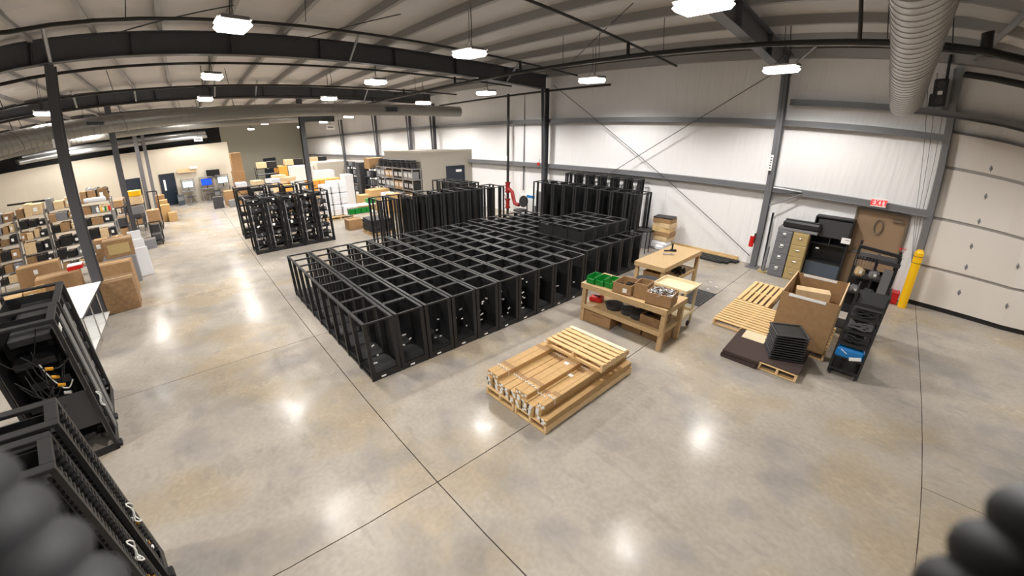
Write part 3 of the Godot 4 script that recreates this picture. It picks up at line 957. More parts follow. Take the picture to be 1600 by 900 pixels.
func pallet_of_cartons() -> void:
	var floorp := pallet("left wooden pallet under the long kraft cartons", 0.585, 1.95, 9, Vector3(-3.325, 0, -3.73))
	pallet("right wooden pallet under the long kraft cartons", 0.585, 1.95, 9, Vector3(-2.73, 0, -3.73))
	var wd := 0.118
	for layer in 2:
		for k in 10:
			if layer == 1 and k == 9: continue
			var x := -3.615 + wd / 2 + k * wd + layer * 0.01
			var y := 0.135 + layer * 0.096
			var o := thing("long_carton", "long flat kraft carton in the %s layer on the pallets, %s from the left" % [["bottom", "upper"][layer], ORD[k]], "carton", Vector3(x, y, -3.73 + rng.randf_range(-0.02, 0.02)), 0.0, "long kraft cartons on the pallets")
			part(o, "body", box(wd - 0.006, 0.094, 1.92, 0.005), M.kraft, Vector3(0, 0.047, 0))
			if layer == 1:
				for zz in [-0.1, 0.62]: part(o, "tape_band", box(wd - 0.006, 0.003, 0.07), M.cardboard, Vector3(0, 0.094, zz))
			for s in 3:
				label_on(o, Vector3(rng.randf_range(-0.025, 0.025), 0.018 + s * 0.029, 0.961), Vector3(0.05, 0.026, 0.003))
			if k % 3 != 2: part(o, "dark_mark", box(0.02, 0.06, 0.004), M.charcoal, Vector3(-0.04, 0.047, 0.961))
	# a third tier of bundles
	for t in [[-3.50, 0.235, "left edge"], [-2.93, 0.23, "middle"], [-2.575, 0.118, "right edge"]]:
		var o := thing("long_carton", "raised long kraft carton at the %s of the pallet load" % t[2], "carton", Vector3(t[0], 0.326, -3.74))
		part(o, "body", box(t[1], 0.075, 1.9, 0.006), M.kraft, Vector3(0, 0.0375, 0))
		part(o, "carton_edge", box(0.003, 0.004, 1.88), M.cardboard_dark, Vector3(0, 0.075, 0))
		for zz in [-0.05, 0.66]: part(o, "tape_band", box(t[1], 0.003, 0.08), M.cardboard, Vector3(0, 0.075, zz))
		for s in 4: label_on(o, Vector3((s - 1.5) * t[1] * 0.24, 0.022 + 0.025 * (s % 2), 0.951), Vector3(0.035, 0.03, 0.003))
	# bindings
	for s in [[-3.50, -2.98], [-3.50, -3.95], [-2.93, -2.98], [-2.93, -3.95], [-2.575, -2.98], [-2.575, -3.95]]:
		var st := start()
		var pts := []
		var w := 0.115 if s[0] > -2.6 else 0.235
		for i in 9: pts.append(Vector3(-w / 2 + w * i / 8.0, 0.006, (0.014 if i % 2 else -0.014)))
		pts.push_front(Vector3(-w / 2 - 0.006, -0.075, 0))
		pts.append(Vector3(w / 2 + 0.006, -0.075, 0))
		tube(st, pts, 0.006, 5)
		var o := thing("twine_binding", "white twine tied across a %s carton %s" % [{-3.50: "left raised", -2.93: "middle raised", -2.575: "right raised"}[s[0]], "near its labelled end" if s[1] > -3.5 else "beside the upper pallet"], "twine", Vector3(s[0], 0.401, s[1]))
		part(o, "twine", done(st), M.white_cable)
	for s in [[-3.25, -3.05], [-2.72, -3.0], [-3.22, -3.9], [-2.75, -3.9]]:
		var st := start()
		var pts := []
		for i in 9: pts.append(Vector3(-0.1 + 0.2 * i / 8.0, 0.007, (0.014 if i % 2 else -0.014)))
		tube(st, pts, 0.006, 5)
		var o := thing("twine_binding", "white twine lying across the low cartons %s of the middle bundle, %s" % ["left" if s[0] < -3 else "right", "at the near end" if s[1] > -3.5 else "by the upper pallet"], "twine", Vector3(s[0], 0.325, s[1]))
		part(o, "twine", done(st), M.white_cable)
	for s in [[-2.95, -3.72], [-2.78, -3.62]]:
		var o := thing("packing_slip", "white packing slip on kraft cartons, %s" % ("on the middle bundle" if s[0] < -2.9 else "beside the middle bundle"), "paper", Vector3(s[0], 0.402 if s[0] < -2.9 else 0.325, s[1]))
		part(o, "paper", box(0.07, 0.003, 0.06), M.white_label)
	pallet("small wooden pallet with one pale board, lying on the long cartons", 1.06, 0.62, 6, Vector3(-2.97, 0.402, -4.18), 0.0, 0)


func bin(label: String, at: Vector3, turn := 0.0) -> void:
	var o := thing("parts_bin", label, "bin", at, turn, "green parts bins")
	var w := 0.17
	var d := 0.27
	part(o, "bottom", box(w, 0.006, d), M.green_plastic, Vector3(0, 0.004, 0))
	for s in [-1, 1]:
		part(o, "side", box(0.006, 0.14, d), M.green_plastic, Vector3(s * (w / 2 - 0.003), 0.07, 0))
	part(o, "back", box(w, 0.15, 0.006), M.green_plastic, Vector3(0, 0.075, -d / 2))
	part(o, "front", box(w, 0.09, 0.006), M.green_plastic, Vector3(0, 0.045, d / 2))
	part(o, "rim", box(w, 0.014, 0.016), M.green_plastic, Vector3(0, 0.09, d / 2 + 0.004))


func benches() -> void:
	bench("pine workbench loaded with green bins and open boxes, nearest the camera", 1.82, 0.80, 0.82, Vector3(-3.32, 0, -6.0))
	bench("empty-topped pine workbench behind the loaded one, near the back wall", 0.78, 2.05, 0.85, Vector3(-3.83, 0, -8.58))
	var y := 0.82
	for k in 3:
		bin("green plastic parts bin on the near workbench, %s from the left" % ORD[k], Vector3(-4.05 + k * 0.185, y, -5.80 - k * 0.03), 0.05)
	var o := thing("wood_offcut", "pale oval wood piece behind the green bins", "wood", Vector3(-3.68, y, -6.1))
	part(o, "board", cyl(0.14, 0.05, 20), M.pale_pine, Vector3(0, 0.025, 0))
	var b := carton("open brown box with black fittings and a white label on the near workbench", Vector3(0.36, 0.19, 0.42), Vector3(-3.36, y, -5.86), 0.1, M.cardboard, "", true)
	label_on(b, Vector3(0.06, 0.08, 0.212), Vector3(0.08, 0.08, 0.003))
	var st := start()
	for k in 26: bx(st, Vector3(rng.randf_range(-0.14, 0.14), rng.randf_range(0.03, 0.13), rng.randf_range(-0.17, 0.17)), Vector3(0.06, 0.03, 0.04))
	o = thing("black_fittings", "loose black fittings filling the labelled open box", "fittings", Vector3(-3.36, y, -5.86), 0.1)
	tag(part(o, "fittings", done(st), M.black_plastic), "", "", "", "stuff")
	carton("tall open brown box between two others on the near workbench", Vector3(0.24, 0.27, 0.30), Vector3(-3.02, y, -5.86), 0.12, M.cardboard, "", true)
	carton("open brown box heaped with silver brackets at the bench end", Vector3(0.44, 0.21, 0.40), Vector3(-2.65, y, -5.84), 0.14, M.cardboard, "", true)
	st = start()
	for k in 150:
		var p := Vector3(rng.randf_range(-0.2, 0.2), rng.randf_range(0.12, 0.22), rng.randf_range(-0.18, 0.18))
		tube(st, [p, p + Vector3(rng.randf_range(-1, 1), rng.randf_range(-0.4, 0.4), rng.randf_range(-1, 1)).normalized() * 0.055], 0.011, 5)
	o = thing("silver_brackets", "heap of small silver brackets in the box at the bench end", "brackets", Vector3(-2.65, y, -5.84), 0.14)
	tag(part(o, "brackets", done(st), M.silver), "", "", "", "stuff")
	# on the lower shelf and beneath
	o = thing("red_tool_case", "red plastic tool case on the lower shelf of the near bench", "case", Vector3(-4.05, 0.37, -5.95), 0.3)
	part(o, "case_body", box(0.26, 0.10, 0.2, 0.02), M.red_paint, Vector3(0, 0.05, 0))
	part(o, "case_handle", box(0.12, 0.02, 0.03, 0.006), M.black_plastic, Vector3(0, 0.11, 0))
	for s in [[-3.6, 0.18, "round dark pot of fixings"], [-3.28, 0.16, "dark coil of cable"], [-3.05, 0.2, "black plastic tub of bolts"]]:
		o = thing("parts_tub", "%s on the lower shelf of the near bench" % s[2], "tub", Vector3(s[0], 0.37, -5.9))
		part(o, "tub_wall", cyl(s[1] * 0.8, 0.1, 18, s[1]), M.charcoal, Vector3(0, 0.05, 0))
		part(o, "tub_content", cyl(s[1] * 0.8, 0.02, 18), M.black_plastic, Vector3(0, 0.1, 0))
	carton("open brown box on the lower shelf at the bench's right end", Vector3(0.40, 0.16, 0.42), Vector3(-2.75, 0.37, -5.95), 0.0, M.cardboard_dark, "", true)
	b = carton("large brown box on the floor under the bench's left end", Vector3(0.60, 0.25, 0.52), Vector3(-3.83, 0, -5.94), 0.05, M.cardboard, "", true)
	part(b, "hand_slot", box(0.26, 0.03, 0.004), M.cardboard_dark, Vector3(0, 0.19, 0.26))
	carton("brown box on the floor under the middle of the near bench", Vector3(0.42, 0.26, 0.36), Vector3(-3.2, 0, -6.12), 0.0, M.cardboard, "", false)
	carton("brown box on the floor under the bench's right end", Vector3(0.44, 0.26, 0.36), Vector3(-2.74, 0, -6.12), 0.0, M.cardboard, "", false)
	# cream cart behind the bench
	o = thing("utility_cart", "cream plastic utility cart parked behind the near workbench", "cart", Vector3(-2.82, 0, -6.78))
	for yy in [0.30, 0.84]:
		part(o, "tray", box(0.68, 0.02, 0.56, 0.006), M.cream_plastic, Vector3(0, yy, 0))
		for s in [-1, 1]:
			part(o, "tray_lip", box(0.68, 0.07, 0.02, 0.006), M.cream_plastic, Vector3(0, yy + 0.03, s * 0.28))
			part(o, "tray_lip", box(0.02, 0.07, 0.56, 0.006), M.cream_plastic, Vector3(s * 0.34, yy + 0.03, 0))
	for sx in [-1, 1]:
		for sz in [-1, 1]:
			part(o, "post", box(0.045, 0.74, 0.045, 0.008), M.cream_plastic, Vector3(sx * 0.31, 0.47, sz * 0.25))
			var wh := part(o, "caster", cyl(0.055, 0.035, 14), M.black_plastic, Vector3(sx * 0.29, 0.056, sz * 0.23), Vector3(0, 0, PI / 2))
	part(o, "push_handle", box(0.03, 0.03, 0.5, 0.01), M.cream_plastic, Vector3(0.39, 0.92, 0))
	o = thing("trash_drum", "black round drum standing between the bench and the cream cart", "drum", Vector3(-3.40, 0, -6.72))
	part(o, "drum_wall", cyl(0.2, 0.78, 28, 0.235), M.blue_grey, Vector3(0, 0.39, 0))
	part(o, "drum_lid", cyl(0.25, 0.05, 28, 0.24), M.black_plastic, Vector3(0, 0.80, 0))
	# on the far bench
	o = thing("nail_gun", "black nail gun standing on the far workbench", "tool", Vector3(-3.95, 0.85, -8.95), 0.5)
	part(o, "grip", box(0.04, 0.2, 0.05, 0.01), M.black_plastic, Vector3(0, 0.10, 0))
	part(o, "barrel", box(0.16, 0.06, 0.06, 0.012), M.black_plastic, Vector3(0.03, 0.03, 0))
	part(o, "magazine", box(0.2, 0.03, 0.03), M.charcoal, Vector3(-0.1, 0.02, 0.03), Vector3(0, 0.4, 0))
	o = thing("fastener_strip", "silver strip of fasteners beside the nail gun", "fasteners", Vector3(-3.88, 0.85, -8.62), 0.6)
	part(o, "strip", box(0.26, 0.02, 0.07, 0.004), M.silver, Vector3(0, 0.01, 0))
	carton("open brown box on the far bench's lower shelf", Vector3(0.42, 0.2, 0.5), Vector3(-3.88, 0.37, -8.1), 0.0, M.cardboard, "", true)
	o = thing("black_rag", "crumpled black rag on the far bench's lower shelf", "rag", Vector3(-3.68, 0.37, -8.85))
	st = start()
	for k in 14: tube(st, wiggle(Vector3(rng.randf_range(-0.15, 0.15), 0.03, rng.randf_range(-0.15, 0.15)), Vector3(rng.randf_range(-0.15, 0.15), 0.09, rng.randf_range(-0.15, 0.15)), -0.05), 0.035, 6)
	part(o, "cloth", done(st), M.black_plastic)
	o = thing("floor_mat", "grey slotted rubber mat on the floor beside the far bench", "mat", Vector3(-3.02, 0, -8.62))
	for k in 9: part(o, "mat_rib", box(0.055, 0.014, 1.05, 0.003), M.charcoal, Vector3(-0.28 + k * 0.068, 0.008, 0))
	for k in 5: part(o, "mat_web", box(0.6, 0.008, 0.03), M.charcoal, Vector3(0, 0.004, -0.5 + k * 0.25))
	for s in [[-3.15, -9.9], [-2.9, -9.65], [-3.0, -9.35]]:
		o = thing("paper_scrap", "white paper scrap on the floor beyond the mat, %s from the wall" % ["nearest", "second", "third"][int(s[1] > -9.8) + int(s[1] > -9.5)], "scrap", Vector3(s[0], 0, s[1]), s[0])
		part(o, "paper", box(0.07, 0.012, 0.04, 0.004), M.white_label, Vector3(0, 0.006, 0))


func pallet_corner() -> void:
	pallet("wooden pallet of close-set boards on the floor beside the big carton", 1.16, 1.42, 11, Vector3(-1.62, 0, -8.16))
	pallet("wooden pallet behind the close-set one, boards pointing to the wall", 1.66, 0.72, 6, Vector3(-1.84, 0, -9.76), PI / 2)
	pallet("wooden pallet under the big open carton", 1.0, 1.44, 9, Vector3(-0.60, 0, -8.16))
	var s := Vector3(0.96, 0.95, 1.42)
	var o := carton("big open brown carton with white taped rims on a pallet", s, Vector3(-0.62, 0.135, -8.12), 0.0, M.cardboard, "", true)
	for k in [-1, 1]:
		part(o, "rim_tape", box(0.62, 0.05, 0.006), M.white_label, Vector3(-0.04, 0.92, k * 0.71 + (0.005 if k > 0 else 0.018)))
		part(o, "rim_edge", box(0.022, 0.02, 1.42), M.cardboard_pale, Vector3(k * 0.473, 0.955, 0))
	part(o, "flap", box(0.004, 0.12, 1.2), M.cardboard_dark, Vector3(0.44, 0.84, 0))
	carton("flattened pale brown cartons leaning inside the big open carton", Vector3(0.62, 0.78, 0.26), Vector3(-0.68, 0.15, -8.42), 0.25, M.cardboard_pale)
	# dark felt mats and stacked trays
	pallet("small wooden pallet under the stack of black trays", 0.62, 1.02, 7, Vector3(-0.66, 0, -6.85), 0.0)
	for k in 2:
		o = thing("felt_mat", "dark brown felt mat, %s of the two stacked left of the trays" % ["lower", "upper"][k], "mat", Vector3(-1.29 + k * 0.01, 0.005 + k * 0.075, -6.82), 0.02 * k)
		part(o, "mat", box(0.62, 0.07, 1.06, 0.012), M.brown_felt, Vector3(0, 0.035, 0))
	o = thing("cream_board", "cream square board lying on the felt mats", "board", Vector3(-1.28, 0.152, -7.18), 0.03)
	part(o, "board", box(0.40, 0.012, 0.36, 0.003), M.cream_plastic, Vector3(0, 0.006, 0))
	o = thing("felt_pad", "dark brown felt pad between the pallet and the trays", "mat", Vector3(-0.66, 0.136, -6.85))
	part(o, "pad", box(0.64, 0.02, 0.98, 0.005), M.brown_felt, Vector3(0, 0.01, 0))
	for k in 11:
		o = thing("black_tray", "black plastic tray, %s from the bottom of the tray stack" % ORD[k], "tray", Vector3(-0.72 + rng.randf_range(-0.008, 0.008), 0.158 + k * 0.043, -6.86), 0.42 + rng.randf_range(-0.02, 0.02) + (0.06 if k == 10 else 0.0), "stacked black trays")
		part(o, "tray_floor", box(0.44, 0.008, 0.42), M.black_plastic, Vector3(0, 0.012, 0))
		for t in [-1, 1]:
			part(o, "tray_rim", box(0.54, 0.018, 0.03, 0.004), M.charcoal, Vector3(0, 0.022, t * 0.24))
			part(o, "tray_rim", box(0.03, 0.018, 0.45, 0.004), M.charcoal, Vector3(t * 0.255, 0.022, 0))
			part(o, "tray_wall", box(0.45, 0.02, 0.008), M.black_plastic, Vector3(0, 0.014, t * 0.215))
			part(o, "tray_wall", box(0.008, 0.02, 0.43), M.black_plastic, Vector3(t * 0.222, 0.014, 0))
	# two black rolling racks
	var a := thing("rolling_rack", "black rolling rack of shelves with a blue bag, beside the big carton", "rack", Vector3(0.25, 0, -7.40), 0.0)
	for sx in [-1, 1]:
		for sz in [-1, 1]:
			part(a, "post", box(0.035, 1.44, 0.05), M.black_metal, Vector3(sx * 0.225, 0.76, sz * 0.29))
			part(a, "caster", cyl(0.04, 0.03, 12), M.black_plastic, Vector3(sx * 0.2, 0.04, sz * 0.26), Vector3(0, 0, PI / 2))
		part(a, "side_rail", box(0.02, 0.05, 0.6), M.black_metal, Vector3(sx * 0.235, 1.46, 0))
		part(a, "side_rail", box(0.02, 0.12, 0.6), M.black_metal, Vector3(sx * 0.235, 0.12, 0))
	for k in 6:
		part(a, "shelf", box(0.44, 0.018, 0.6), M.black_metal, Vector3(0, 0.11 + k * 0.235, 0))
		part(a, "shelf_lip", box(0.44, 0.045, 0.012), M.black_metal, Vector3(0, 0.125 + k * 0.235, 0.305))
	part(a, "top_screen", box(0.45, 0.30, 0.02, 0.005), M.black_plastic, Vector3(0.02, 1.36, 0.24), Vector3(-0.5, 0, 0))
	for k in 3:
		o = thing("cable_spool", "black coil of cable in the rolling rack, %s shelf from the top" % ORD[k + 1], "cable", Vector3(0.25, 0.83 + k * 0.235 - 0.235, -7.30))
		var st := start()
		for j in 4: tube(st, wiggle(Vector3(-0.17, 0.04 + j * 0.03, 0.08), Vector3(0.18, 0.05 + j * 0.03, 0.1), 0.03), 0.016, 6)
		part(o, "coil", done(st), [M.charcoal, M.mid_grey, M.charcoal][k])
		part(o, "reel", box(0.3, 0.1, 0.2, 0.03), M.black_plastic, Vector3(0, 0.06, -0.05))
	o = thing("blue_bag", "blue and white plastic bag on a lower shelf of the rolling rack", "bag", Vector3(0.24, 0.355, -7.22), 0.05)
	part(o, "bag_body", box(0.43, 0.17, 0.26, 0.03), M.blue_plastic, Vector3(0, 0.085, 0.02))
	part(o, "bag_print", box(0.18, 0.06, 0.005, 0.002), M.white_label, Vector3(0.1, 0.04, 0.151), Vector3(0, 0, 0.3))
	part(o, "bag_print", box(0.12, 0.012, 0.005), M.white_label, Vector3(-0.1, 0.12, 0.151), Vector3(0, 0, -0.5))
	var c := thing("tool_rack", "tall black wheeled tool rack behind the one with the blue bag", "rack", Vector3(0.21, 0, -9.3), 0.0)
	for sx in [-1, 1]:
		for sz in [-1, 1]:
			part(c, "post", box(0.05, 1.84 if sx < 0 else 1.74, 0.05), M.black_metal, Vector3(sx * 0.36, 0.93 if sx < 0 else 0.88, sz * 0.26))
	for k in 5: part(c, "shelf", box(0.74, 0.02, 0.55), M.black_metal, Vector3(0, 0.12 + k * 0.37, 0))
	part(c, "top_rail", box(0.74, 0.06, 0.06), M.black_metal, Vector3(0, 1.80, 0.24), Vector3(0, 0, -0.09))
	part(c, "hook_rail", box(0.6, 0.07, 0.04), M.charcoal, Vector3(0.1, 1.62, 0.29), Vector3(0, 0, -0.06))
	part(c, "divider", box(0.04, 1.3, 0.5), M.black_metal, Vector3(0.02, 1.0, 0))
	part(c, "back_panel", box(0.70, 0.9, 0.012), M.black_metal, Vector3(0, 0.85, -0.24))
	part(c, "grey_panel", box(0.16, 0.75, 0.02), M.mid_grey, Vector3(0.25, 1.12, 0.27))
	for k in 7:
		o = thing("hand_tool", "silver hand tool hanging at the top of the tall tool rack, %s from the left" % ORD[k], "tool", Vector3(-0.12 + k * 0.055, 1.48, -9.0), 0.0, "hand tools on the tool rack")
		part(o, "tool_shank", cyl(0.008, 0.13, 8), M.silver, Vector3(0, 0.04, 0))
		part(o, "tool_grip", cyl(0.014, 0.08, 8), M.charcoal, Vector3(0, 0.14, 0))
	for k in 4:
		o = thing("parts_bag", "bag of hardware in the tall tool rack, %s shelf" % ["upper left", "upper right", "lower left", "lower right"][k], "bag", Vector3(0.02 + (k % 2) * 0.26 - 0.02, 1.24 - int(k / 2) * 0.37 + 0.005, -9.1))
		part(o, "bag_body", box(0.19, 0.17, 0.2, 0.05), [M.cardboard_pale, M.mid_grey, M.mid_grey, M.charcoal][k], Vector3(0, 0.085, 0))
		part(o, "bag_tag", box(0.05, 0.05, 0.004), M.white_label, Vector3(0.02, 0.1, 0.102))


# ---------------------------------------------------------------- along the back wall
func text_on(p: Node, n: String, words: String, size: float, depth: float, m: Material, at: Vector3) -> void:
	var t := TextMesh.new()
	var f := SystemFont.new()
	f.font_names = PackedStringArray(["Droid Sans"])
	f.font_weight = 700
	t.font = f
	t.text = words
	t.font_size = 32
	t.pixel_size = size / 32.0
	t.depth = depth
	part(p, n, t, m, at)


func wall_things() -> void:
	# exit door and its sign
	var d := plain_door("door_2", Vector3(-0.42, 0, WALL), Vector3.RIGHT, Vector3.BACK, 1.16, 2.14, M.door_brown, M.frame_brown, false)
	var st := start()
	block(st, Vector3(-0.34, 1.02, WALL + 0.05), Vector3(0.9, 0, 0), Vector3(0, 0.05, 0), Vector3(0, 0, 0.06), 2, 1)
	built(d, "push_bar", st, M.mid_grey, bow(Vector3(0, 1.0, WALL)))
	st = start()
	block(st, Vector3(0.42, 1.98, WALL + 0.05), Vector3(0.25, 0, 0), Vector3(0, 0.06, 0), Vector3(0, 0, 0.07), 1, 1)
	built(d, "door_closer", st, M.frame_brown, bow(Vector3(0.5, 2.0, WALL)))
	st = start()
	var ring := []
	for k in 13: ring.append(Vector3(0.13 + 0.1 * cos(TAU * k / 12.0), 1.78 + 0.19 * sin(TAU * k / 12.0), WALL + 0.08))
	tube(st, bowed(ring, 5.0), 0.012, 6)
	var wreath := built(self, numbered("rope_loop"), st, M.frame_brown, bow(Vector3(0.13, 1.78, WALL + 0.08)))
	tag(wreath, "brown loop of rope hanging on the exit door", "rope")
	var o := thing("exit_sign", "lit EXIT sign with red letters above the brown door", "sign", Vector3(0.0, 2.30, WALL + 0.26))
	part(o, "sign_body", box(0.36, 0.21, 0.06, 0.008), M.white_label, Vector3(0, 0.105, 0))
	text_on(o, "letters", "EXIT", 0.19, 0.012, M.exit_glow, Vector3(0, 0.105, 0.034))
	part(o, "bracket", box(0.05, 0.05, 0.24), M.white_label, Vector3(0, 0.15, -0.14))
	# bollard
	o = thing("bollard", "yellow steel bollard beside the white overhead door", "bollard", Vector3(1.17, 0, -12.12))
	part(o, "sleeve", cyl(0.105, 1.42, 28), M.yellow_paint, Vector3(0, 0.71, 0))
	part(o, "cap", cyl(0.105, 0.07, 28, 0.06), M.yellow_paint, Vector3(0, 1.455, 0))
	for y in [1.33, 1.17]: part(o, "dark_band", cyl(0.107, 0.014, 28), M.charcoal, Vector3(0, y, 0))
	# red bin and shovel
	o = thing("red_box", "red plastic box on the floor behind the yellow bollard", "box", Vector3(0.86, 0, -12.3))
	part(o, "box_body", box(0.36, 0.27, 0.3, 0.02), M.red_paint, Vector3(0, 0.135, 0))
	part(o, "box_lid", box(0.38, 0.04, 0.32, 0.01), M.red_paint, Vector3(0, 0.285, 0))
	o = thing("shovel", "shovel with red D handle leaning by the brown door", "shovel", Vector3(0.66, 0, -12.0))
	part(o, "shaft", cyl(0.018, 1.25, 10), M.black_plastic, Vector3(0.06, 0.68, -0.06), Vector3(-0.09, 0, -0.09))
	part(o, "blade", box(0.22, 0.3, 0.012, 0.004), M.charcoal, Vector3(0, 0.16, 0), Vector3(-0.09, 0, 0))
	st = start()
	tube(st, [Vector3(-0.07, 1.42, 0), Vector3(0, 1.29, 0), Vector3(0.07, 1.42, 0), Vector3(-0.07, 1.42, 0)], 0.014, 6)
	part(o, "handle", done(st), M.red_paint, Vector3(0.12, 0, -0.12))
	# filing cabinets and the black bookcase
	for k in 2:
		o = thing("filing_cabinet", ["grey four-drawer filing cabinet left of the tan one", "tan four-drawer filing cabinet between the grey one and the black bookcase"][k], "cabinet", Vector3(-2.02 + k * 0.42, 0, -12.2))
		var m: Material = M.cabinet_grey if k == 0 else M.cabinet_tan
		part(o, "body", box(0.40, 1.36, 0.62, 0.006), m, Vector3(0, 0.68, 0))
		for j in 4:
			var dr := part(o, "drawer", box(0.37, 0.31, 0.02, 0.006), m, Vector3(0, 0.19 + j * 0.325, 0.315))
			part(dr, "handle", box(0.10, 0.018, 0.03, 0.005), M.silver, Vector3(0, 0.03, 0.025))
			part(dr, "label_holder", box(0.08, 0.045, 0.006), M.white_label if k == 0 else M.cabinet_tan, Vector3(0, 0.09, 0.012))
	o = thing("grey_board", "grey board laid across the two filing cabinets", "board", Vector3(-1.72, 1.36, -12.2))
	part(o, "board", box(1.0, 0.06, 0.6, 0.004), M.mid_grey, Vector3(0, 0.03, 0))
	o = thing("black_case", "long black case lying on top of the filing cabinets", "case", Vector3(-1.66, 1.42, -12.15), 0.0)
	part(o, "case_body", box(0.96, 0.2, 0.36, 0.05), M.black_plastic, Vector3(0, 0.10, 0))
	part(o, "case_ridge", box(0.9, 0.03, 0.1, 0.01), M.black_metal, Vector3(0, 0.21, 0))
	o = thing("bookcase", "black metal bookcase with glass doors between tan cabinet and brown door", "bookcase", Vector3(-0.94, 0, -12.38))
	for s in [-1, 1]: part(o, "side", box(0.03, 1.84, 0.40), M.black_metal, Vector3(s * 0.45, 0.92, 0))
	part(o, "back", box(0.9, 1.84, 0.02), M.black_metal, Vector3(0, 0.92, -0.19))
	for y in [0.06, 0.62, 1.12, 1.83]: part(o, "shelf", box(0.88, 0.03, 0.38), M.black_metal, Vector3(0, y, 0))
	part(o, "glass_door", box(0.86, 0.5, 0.012, 0.003), M.blue_grey, Vector3(0, 0.35, 0.2))
	part(o, "glass_door", box(0.80, 0.46, 0.012, 0.003), M.charcoal, Vector3(0.03, 1.55, 0.2))
	part(o, "divider", box(0.02, 0.4, 0.3), M.charcoal, Vector3(0.02, 1.33, 0))
	o = thing("paper_notice", "white paper notice taped to the black bookcase's right edge", "notice", Vector3(-0.52, 1.26, -12.13), 0.0)
	part(o, "paper", box(0.22, 0.15, 0.004), M.white_label, Vector3(0, 0.07, 0))
	part(o, "print_line", box(0.1, 0.012, 0.005), M.charcoal, Vector3(0.03, 0.09, 0.001))
	o = thing("paper_scrap", "white scrap of paper in the black bookcase", "scrap", Vector3(-1.15, 0.98, -12.12))
	part(o, "paper", box(0.08, 0.035, 0.004), M.white_label, Vector3(0, 0.02, 0))
	# fire extinguisher, column notice and post stub
	o = thing("fire_extinguisher", "red fire extinguisher with white tag hung on the right column", "extinguisher", Vector3(-2.86, 0.66, -12.0))
	part(o, "cylinder", cyl(0.065, 0.32, 20), M.red_paint, Vector3(0, 0.18, 0))
	part(o, "dome", cyl(0.065, 0.06, 20, 0.025), M.red_paint, Vector3(0, 0.37, 0))
	part(o, "tag", box(0.10, 0.16, 0.012), M.white_label, Vector3(0, 0.42, 0.06))
	part(o, "valve", box(0.06, 0.05, 0.05, 0.01), M.charcoal, Vector3(0, 0.43, 0))
	part(o, "hose", cyl(0.012, 0.3, 8), M.black_plastic, Vector3(0.075, 0.28, 0))
	part(o, "wall_hook", box(0.1, 0.05, 0.14), M.charcoal, Vector3(0, 0.36, -0.09))
	o = thing("column_notice", "white vertical notice high on the right column", "notice", Vector3(-2.78, 2.86, -12.06))
	part(o, "plate", box(0.09, 0.42, 0.006), M.white_label, Vector3(0, 0.21, 0))
	for k in 5: part(o, "print_line", box(0.05, 0.03, 0.007), M.charcoal, Vector3(0, 0.07 + k * 0.07, 0.001))
	o = thing("steel_post", "short grey steel post on the floor beside the right column", "post", Vector3(-2.38, 0, -12.05))
	part(o, "post", cyl(0.04, 0.78, 14), M.mid_grey, Vector3(0, 0.39, 0))
	part(o, "base", cyl(0.14, 0.03, 20), M.cabinet_tan, Vector3(-0.02, 0.015, 0))
	o = thing("black_strip", "black steel strip standing behind the right column", "strip", Vector3(-2.5, 0, -12.32))
	part(o, "strip", box(0.05, 1.7, 0.03), M.black_metal, Vector3(0, 0.85, 0), Vector3(0, 0, 0.04))
	# strips and timber lying along the wall
	for k in 7:
		o = thing("black_channel", "long black steel channel lying by the wall, %s from the wall" % ORD[k], "channel", Vector3(-4.3 + 0.05 * (k % 3), 0, -12.42 + k * 0.095), 0.015 * (k % 2), "black channels on the floor")
		part(o, "channel", box(2.0 - 0.12 * k, 0.05 + 0.02 * (k % 2), 0.075), M.black_metal, Vector3(0.1, 0.035, 0))
	for k in 2:
		o = thing("timber", "long pine board lying against the wall, %s" % ["nearer the wall", "in front"][k], "timber", Vector3(-4.45, 0.0, -12.58 + k * 0.06))
		part(o, "board", box(2.3, 0.14 - 0.05 * k, 0.04, 0.004), M.pine, Vector3(0, 0.07 - 0.025 * k, 0))
	# stack of trays by the wall and the grey bin
	for k in 5:
		carton("shallow brown tray by the wall behind the far bench, %s from the bottom" % ORD[k], Vector3(0.62, 0.15, 0.5), Vector3(-5.72 + 0.03 * (k % 2), 0.28 + k * 0.152, -12.1), 0.1 * (k % 3) - 0.1, [M.cardboard_pale, M.cardboard, M.pine][k % 3], "shallow trays stacked by the wall", k == 4)
	o = thing("white_sacks", "white plastic sacks under the stacked trays by the wall", "sacks", Vector3(-5.7, 0, -12.0))
	part(o, "sack", box(0.6, 0.27, 0.5, 0.07), M.film_white, Vector3(0, 0.135, 0))
	part(o, "sack", box(0.3, 0.2, 0.2, 0.06), M.film_white, Vector3(0.1, 0.1, 0.3))
	o = thing("plastic_cover", "black plastic cover lying on the top tray by the wall", "cover", Vector3(-5.72, 1.045, -12.1), 0.15)
	part(o, "lid", box(0.66, 0.025, 0.5, 0.008), M.black_plastic, Vector3(0, 0.02, 0))
	o = thing("grey_bin", "grey bin with black top between racks and stacked trays", "bin", Vector3(-6.28, 0, -11.75))
	part(o, "bin_body", box(0.66, 0.55, 0.6, 0.02), M.mid_grey, Vector3(0, 0.275, 0))
	part(o, "bin_top", cyl(0.36, 0.05, 24), M.black_plastic, Vector3(0, 0.58, 0))
	o = thing("black_stand", "spindly black stand at the right end of the tall racks", "stand", Vector3(-5.86, 0, -11.05))
	for s in [[-0.15, 0.12], [0.15, 0.12], [-0.15, -0.12], [0.15, -0.12]]: part(o, "leg", cyl(0.016, 0.72, 8), M.black_metal, Vector3(s[0], 0.36, s[1]))
	part(o, "top", box(0.4, 0.03, 0.34, 0.008), M.black_metal, Vector3(0, 0.735, 0))
